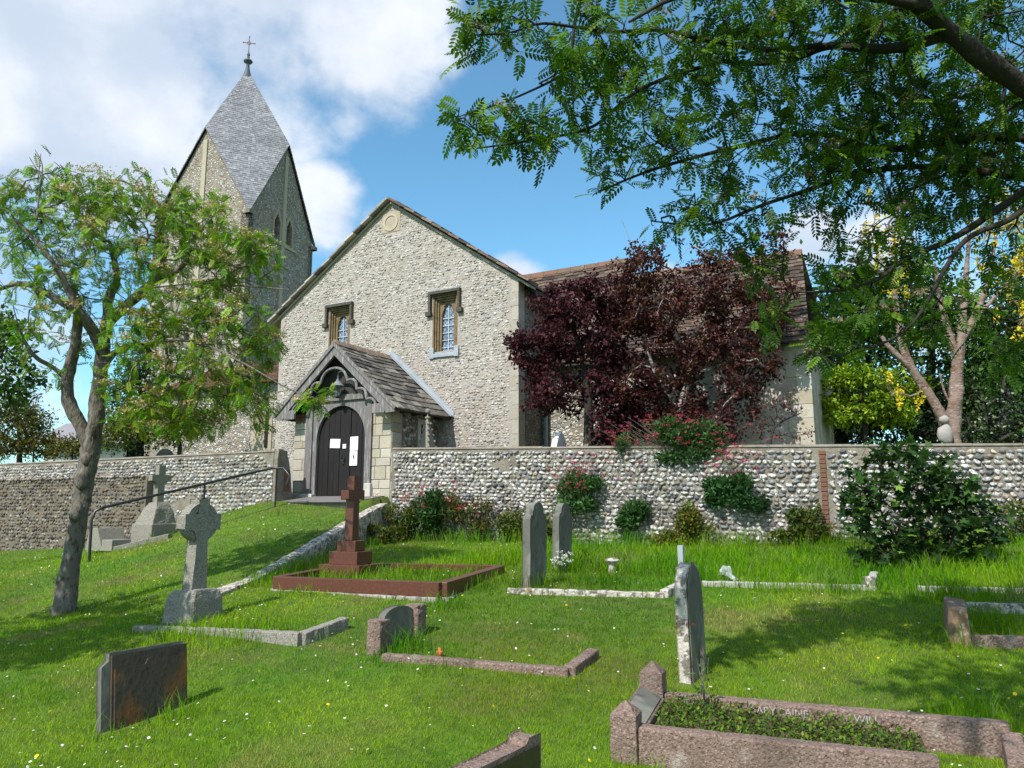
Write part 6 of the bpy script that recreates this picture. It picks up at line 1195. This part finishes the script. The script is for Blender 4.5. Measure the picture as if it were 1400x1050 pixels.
def add_blades(b, X, Y, h, w_, cols, r, bend=.5, two=False):
    n = len(X); Z = G(X, Y) - .004; a = r.uniform(0, 2 * math.pi, n); d = np.stack([np.cos(a), np.sin(a)], 1); s_ = np.stack([-d[:, 1], d[:, 0]], 1) * (w_ / 2)[:, None]; la = r.uniform(0, 2 * math.pi, n); ln = np.stack([np.cos(la), np.sin(la)], 1) * (h * bend * r.uniform(.2, 1.1, n))[:, None]
    P = np.stack([X, Y], 1)
    if not two:
        V = np.empty((n, 3, 3)); V[:, 0, :2] = P - s_; V[:, 1, :2] = P + s_; V[:, 2, :2] = P + ln; V[:, 0, 2] = V[:, 1, 2] = Z; V[:, 2, 2] = Z + h; F = np.arange(3 * n).reshape(n, 3); C = np.repeat(cols, 3, 0)
    else:
        V = np.empty((n, 5, 3)); V[:, 0, :2] = P - s_; V[:, 1, :2] = P + s_; V[:, 2, :2] = P + ln * .35 + s_ * .8; V[:, 3, :2] = P + ln * .35 - s_ * .8; V[:, 4, :2] = P + ln * 1.15
        V[:, 0, 2] = V[:, 1, 2] = Z; V[:, 2, 2] = V[:, 3, 2] = Z + h * .62; V[:, 4, 2] = Z + h * .95; i = np.arange(n)[:, None] * 5; F = np.concatenate([i + [0, 1, 2], i + [0, 2, 3], i + [3, 2, 4]]); C = np.repeat(cols, 5, 0)
    b.add(V.reshape(-1, 3), F, C)
def gcol(X, Y, r):
    n = len(X); t = np.clip(.5 + .9 * noise2(X, Y, 1.6, 5) + .5 * noise2(X, Y, 5.0, 6), 0, 1)[:, None]; dry = np.clip(noise2(X, Y, 2.3, 9) * 2.2 + noise2(X, Y, 9, 10) * .9 - .6, 0, 1)[:, None]
    c = np.array([.105, .265, .005]) * (1 - t) + np.array([.29, .40, .008]) * t; c = c * (1 - .35 * np.clip(noise2(X, Y, 1.1, 31) * 2.2, 0, 1))[:, None]; c = c * (1 - dry * .75) + np.array([.36, .29, .1]) * dry * .75
    st = (r.random((n, 1)) < .07); c = np.where(st, np.array([.24, .22, .1]), c); return c * r.uniform(.6, 1.35, (n, 1))
b = B(); X, Y, r = blades(950000, 1.75, 2.6, 23, 901); sc = np.clip(Y / 6, .8, 2.2); hh = .027 * sc ** .6 * r.uniform(.5, 1.5, len(X)) * (1 + .35 * noise2(X, Y, 3, 3)); add_blades(b, X, Y, hh, .0048 * sc ** .9 * r.uniform(.7, 1.4, len(X)), gcol(X, Y, r), r, .9)
tag(b.build('grass', 'grass'), 'short mown bright green lawn grass with dry patches', 'grass', kind='stuff')
# long grass: along the wall, inside and round the kerbs
zones = []
def zone(px, py, rad, w8): p = gp(px, py); zones.append((p[0], p[1], rad, w8))
b = B(); X, Y, r = blades(400000, 1.2, 3.2, 17, 902); ly = (X - O2[0]) * N2[0] + (Y - O2[1]) * N2[1]; lx = (X - O2[0]) * E2[0] + (Y - O2[1]) * E2[1]
d_e = (X - EA[0]) * en[0] + (Y - EA[1]) * en[1]
m = np.zeros(len(X)); 
strip = (d_e > 0) & (lx > -2.4); m = np.maximum(m, np.where(strip & (ly > -2.5 - .15 * noise2(X, Y, 2, 1)), .8, 0))
m = np.maximum(m, np.where(strip & (lx > 1.6) & (ly > -6.2 + .5 * noise2(X, Y, 1.5, 2)) & (ly < -3.1 + .0 * X), np.clip((lx - 1.0) / 1.5, .25, 1) * .75, 0))
m = np.maximum(m, np.where((d_e > .05) & (d_e < .55) & (Y > 10), .9, 0))
for (px, py, rad, w8) in ((270, 868, .45, .7), (330, 868, .5, .7), (420, 868, .3, .4), (545, 890, .28, .9), (600, 905, .35, .35), (735, 806, .32, .9), (770, 782, .3, .9), (810, 800, .5, .7), (640, 800, .5, .5), (560, 810, .4, .5), (450, 800, .5, .5), (500, 800, .5, .4), (950, 925, .12, .7), (215, 745, .5, .7), (145, 745, .35, .9), (1310, 885, .2, .6), (1370, 860, .5, .6), (1250, 780, .9, .9), (930, 800, .4, .5), (420, 812, .3, .5), (605, 830, .25, .9), (655, 805, .25, .6), (870, 1040, .16, .5), (1330, 1000, .3, .9), (140, 1008, .15, .4), (235, 985, .2, .4), (384, 690, .3, .5), (122, 768, .15, .6)):
    p = gp(px, py) if py > 760 or px > 400 else at(px, py, 15.5); dd = np.hypot(X - p[0], Y - p[1]) / rad; m = np.maximum(m, w8 * np.clip(1.3 - dd, 0, 1))
m = np.maximum(m, np.where(inpoly(X, Y, [gp(384, 803), gp(600, 818), gp(680, 780), D_]), .45, 0))
keepm = (r.random(len(X)) < m * np.clip(.75 + .6 * noise2(X, Y, 4, 8), .2, 1)) & ~inpoly(X, Y, GPOLY); X, Y, mm = X[keepm], Y[keepm], m[keepm]
hh = (.09 + .13 * mm) * r.uniform(.4, 1.35, len(X)) * np.clip(1 + .5 * noise2(X, Y, 5, 4), .4, 1.6); cc = gcol(X, Y, r) * np.array([.6, .8, .8]); lyy = (X - O2[0]) * N2[0] + (Y - O2[1]) * N2[1]; hh = hh * np.where((lyy > -2.35) & (Y > 9), 1.5 + .7 * noise2(X, Y, 3, 21), 1)
add_blades(b, X, Y, hh, .0065 * np.clip(Y / 8, .7, 1.4) * r.uniform(.7, 1.3, len(X)), cc, r, .55, True)
tag(b.build('long_grass', 'grass'), 'tall unmown grass around the graves and along the wall', 'grass', kind='stuff')
# daisies and buttercups
def discs(name, label, N, power, ymin, ymax, seed, size, pc, cc_, dens, zoff=.035):
    X, Y, r = blades(N, power, ymin, ymax, seed); k = dens(X, Y) > r.random(len(X)); X, Y = X[k], Y[k]; n = len(X); th = np.linspace(0, 2 * math.pi, 9)[:-1]; TV = np.concatenate([[(0, 0, .12)], np.stack([np.cos(th), np.sin(th), 0 * th], 1)]); TFc = np.array([[0, i + 1, (i + 1) % 8 + 1] for i in range(8)])
    P = np.stack([X, Y, G(X, Y) + zoff * r.uniform(.7, 1.3, n)], 1); s_ = size * r.uniform(.7, 1.2, n) * np.clip(Y / 9, 1, 1.5); up = np.array([0, -.3, 1.]) + r.normal(size=(n, 3)) * .3; b = B()
    inst(b, TV, TFc, P, randdir(n, r) * [1, 1, .1], up, s_, vary([pc], n, .08, r, .02)); inst(b, TV, TFc, P + [0, 0, .002], randdir(n, r) * [1, 1, .1], up, s_ * .35, vary([cc_], n, .1, r)); o = b.build(name, 'petal'); tag(o, label, 'flowers', kind='stuff')
discs('daisies', 'small white daisies scattered over the lawn and bank', 11000, 1.0, 4.0, 18, 911, .0085, (.85, .85, .82), (.7, .5, .03), lambda X, Y: .07 + .6 * np.clip(noise2(X, Y, 2.2, 12) * 1.6, 0, 1) * (np.where((X < -2.2), 1.0, .22)))
discs('buttercups', 'yellow buttercups dotted in the lawn', 900, 1.0, 4.0, 15, 912, .011, (.8, .6, .02), (.7, .5, .02), lambda X, Y: .12 + 0 * X, .06)
# moss bed in the granite grave
b = B(); r = np.random.default_rng(950); n = 5200; u, v = r.random(n) * (LE - .15) + .12, r.random(n) * (wN - .16) + .08; w3 = pA[:2] + u[:, None] * dE + v[:, None] * dN; keep = (noise2(w3[:, 0] * 1.0, w3[:, 1], 8, 15) > -.35) & (u < LE)
w3, u, v = w3[keep], u[keep], v[keep]; n = len(w3); z = G(w3[:, 0], w3[:, 1]) - pA[2] + r.uniform(.07, .15, n) + .03 * noise2(w3[:, 0], w3[:, 1], 9, 3)
inst(b, LEAF_V, LEAF_F, np.stack([u, v, z], 1), randdir(n, r) + [0, 0, .6], randdir(n, r) + [0, 0, 1], r.uniform(.015, .035, n), vary([(.09, .17, .015), (.14, .22, .02), (.05, .1, .015), (.1, .07, .03)], n, .3, r)); MB_ = b.build('moss', 'leaf_matt', GG); MB_['kind'] = 'stuff'
b = B(); b.add([tl(GG, p) + [0, 0, .08] for p in GPOLY], [[0, 1, 2, 3]]); b.build('soil_bed', mat('soil', (.05, .04, .025), .95, [('n', 12, (.08, .1, .02), .45, .6, .8)], [('n', 30, .8, .02)]), GG)
# white flowers at the farther headstone, red flower by the lone headstone
clump('white_flowers', 'little bunch of white flowers at the foot of the farther shouldered headstone', 772, 782, -4.2, .08, .1, 24, .03, VG, 960, (7, .05, [(.75, .74, .7)], .07, .08, .2), z=gp(772, 782)[2], cat='flowers').location = tuple(gp(773, 782))
clump('leafy_sprig', 'tall leafy weed sprig standing behind the post of the granite grave', 972, 985, -4.2, .04, .3, 9, .03, VG, 961, z=0, cat='plant').location = tuple(gp(966, 992))
clump('red_flower', 'single dark red flower at the foot of the lone round-topped headstone', 960, 912, -4.2, .02, .2, 4, .02, VG, 962, (1, .03, [(.3, .03, .03)], .01, .26, .3), z=0, cat='flowers').location = tuple(gp(962, 925))
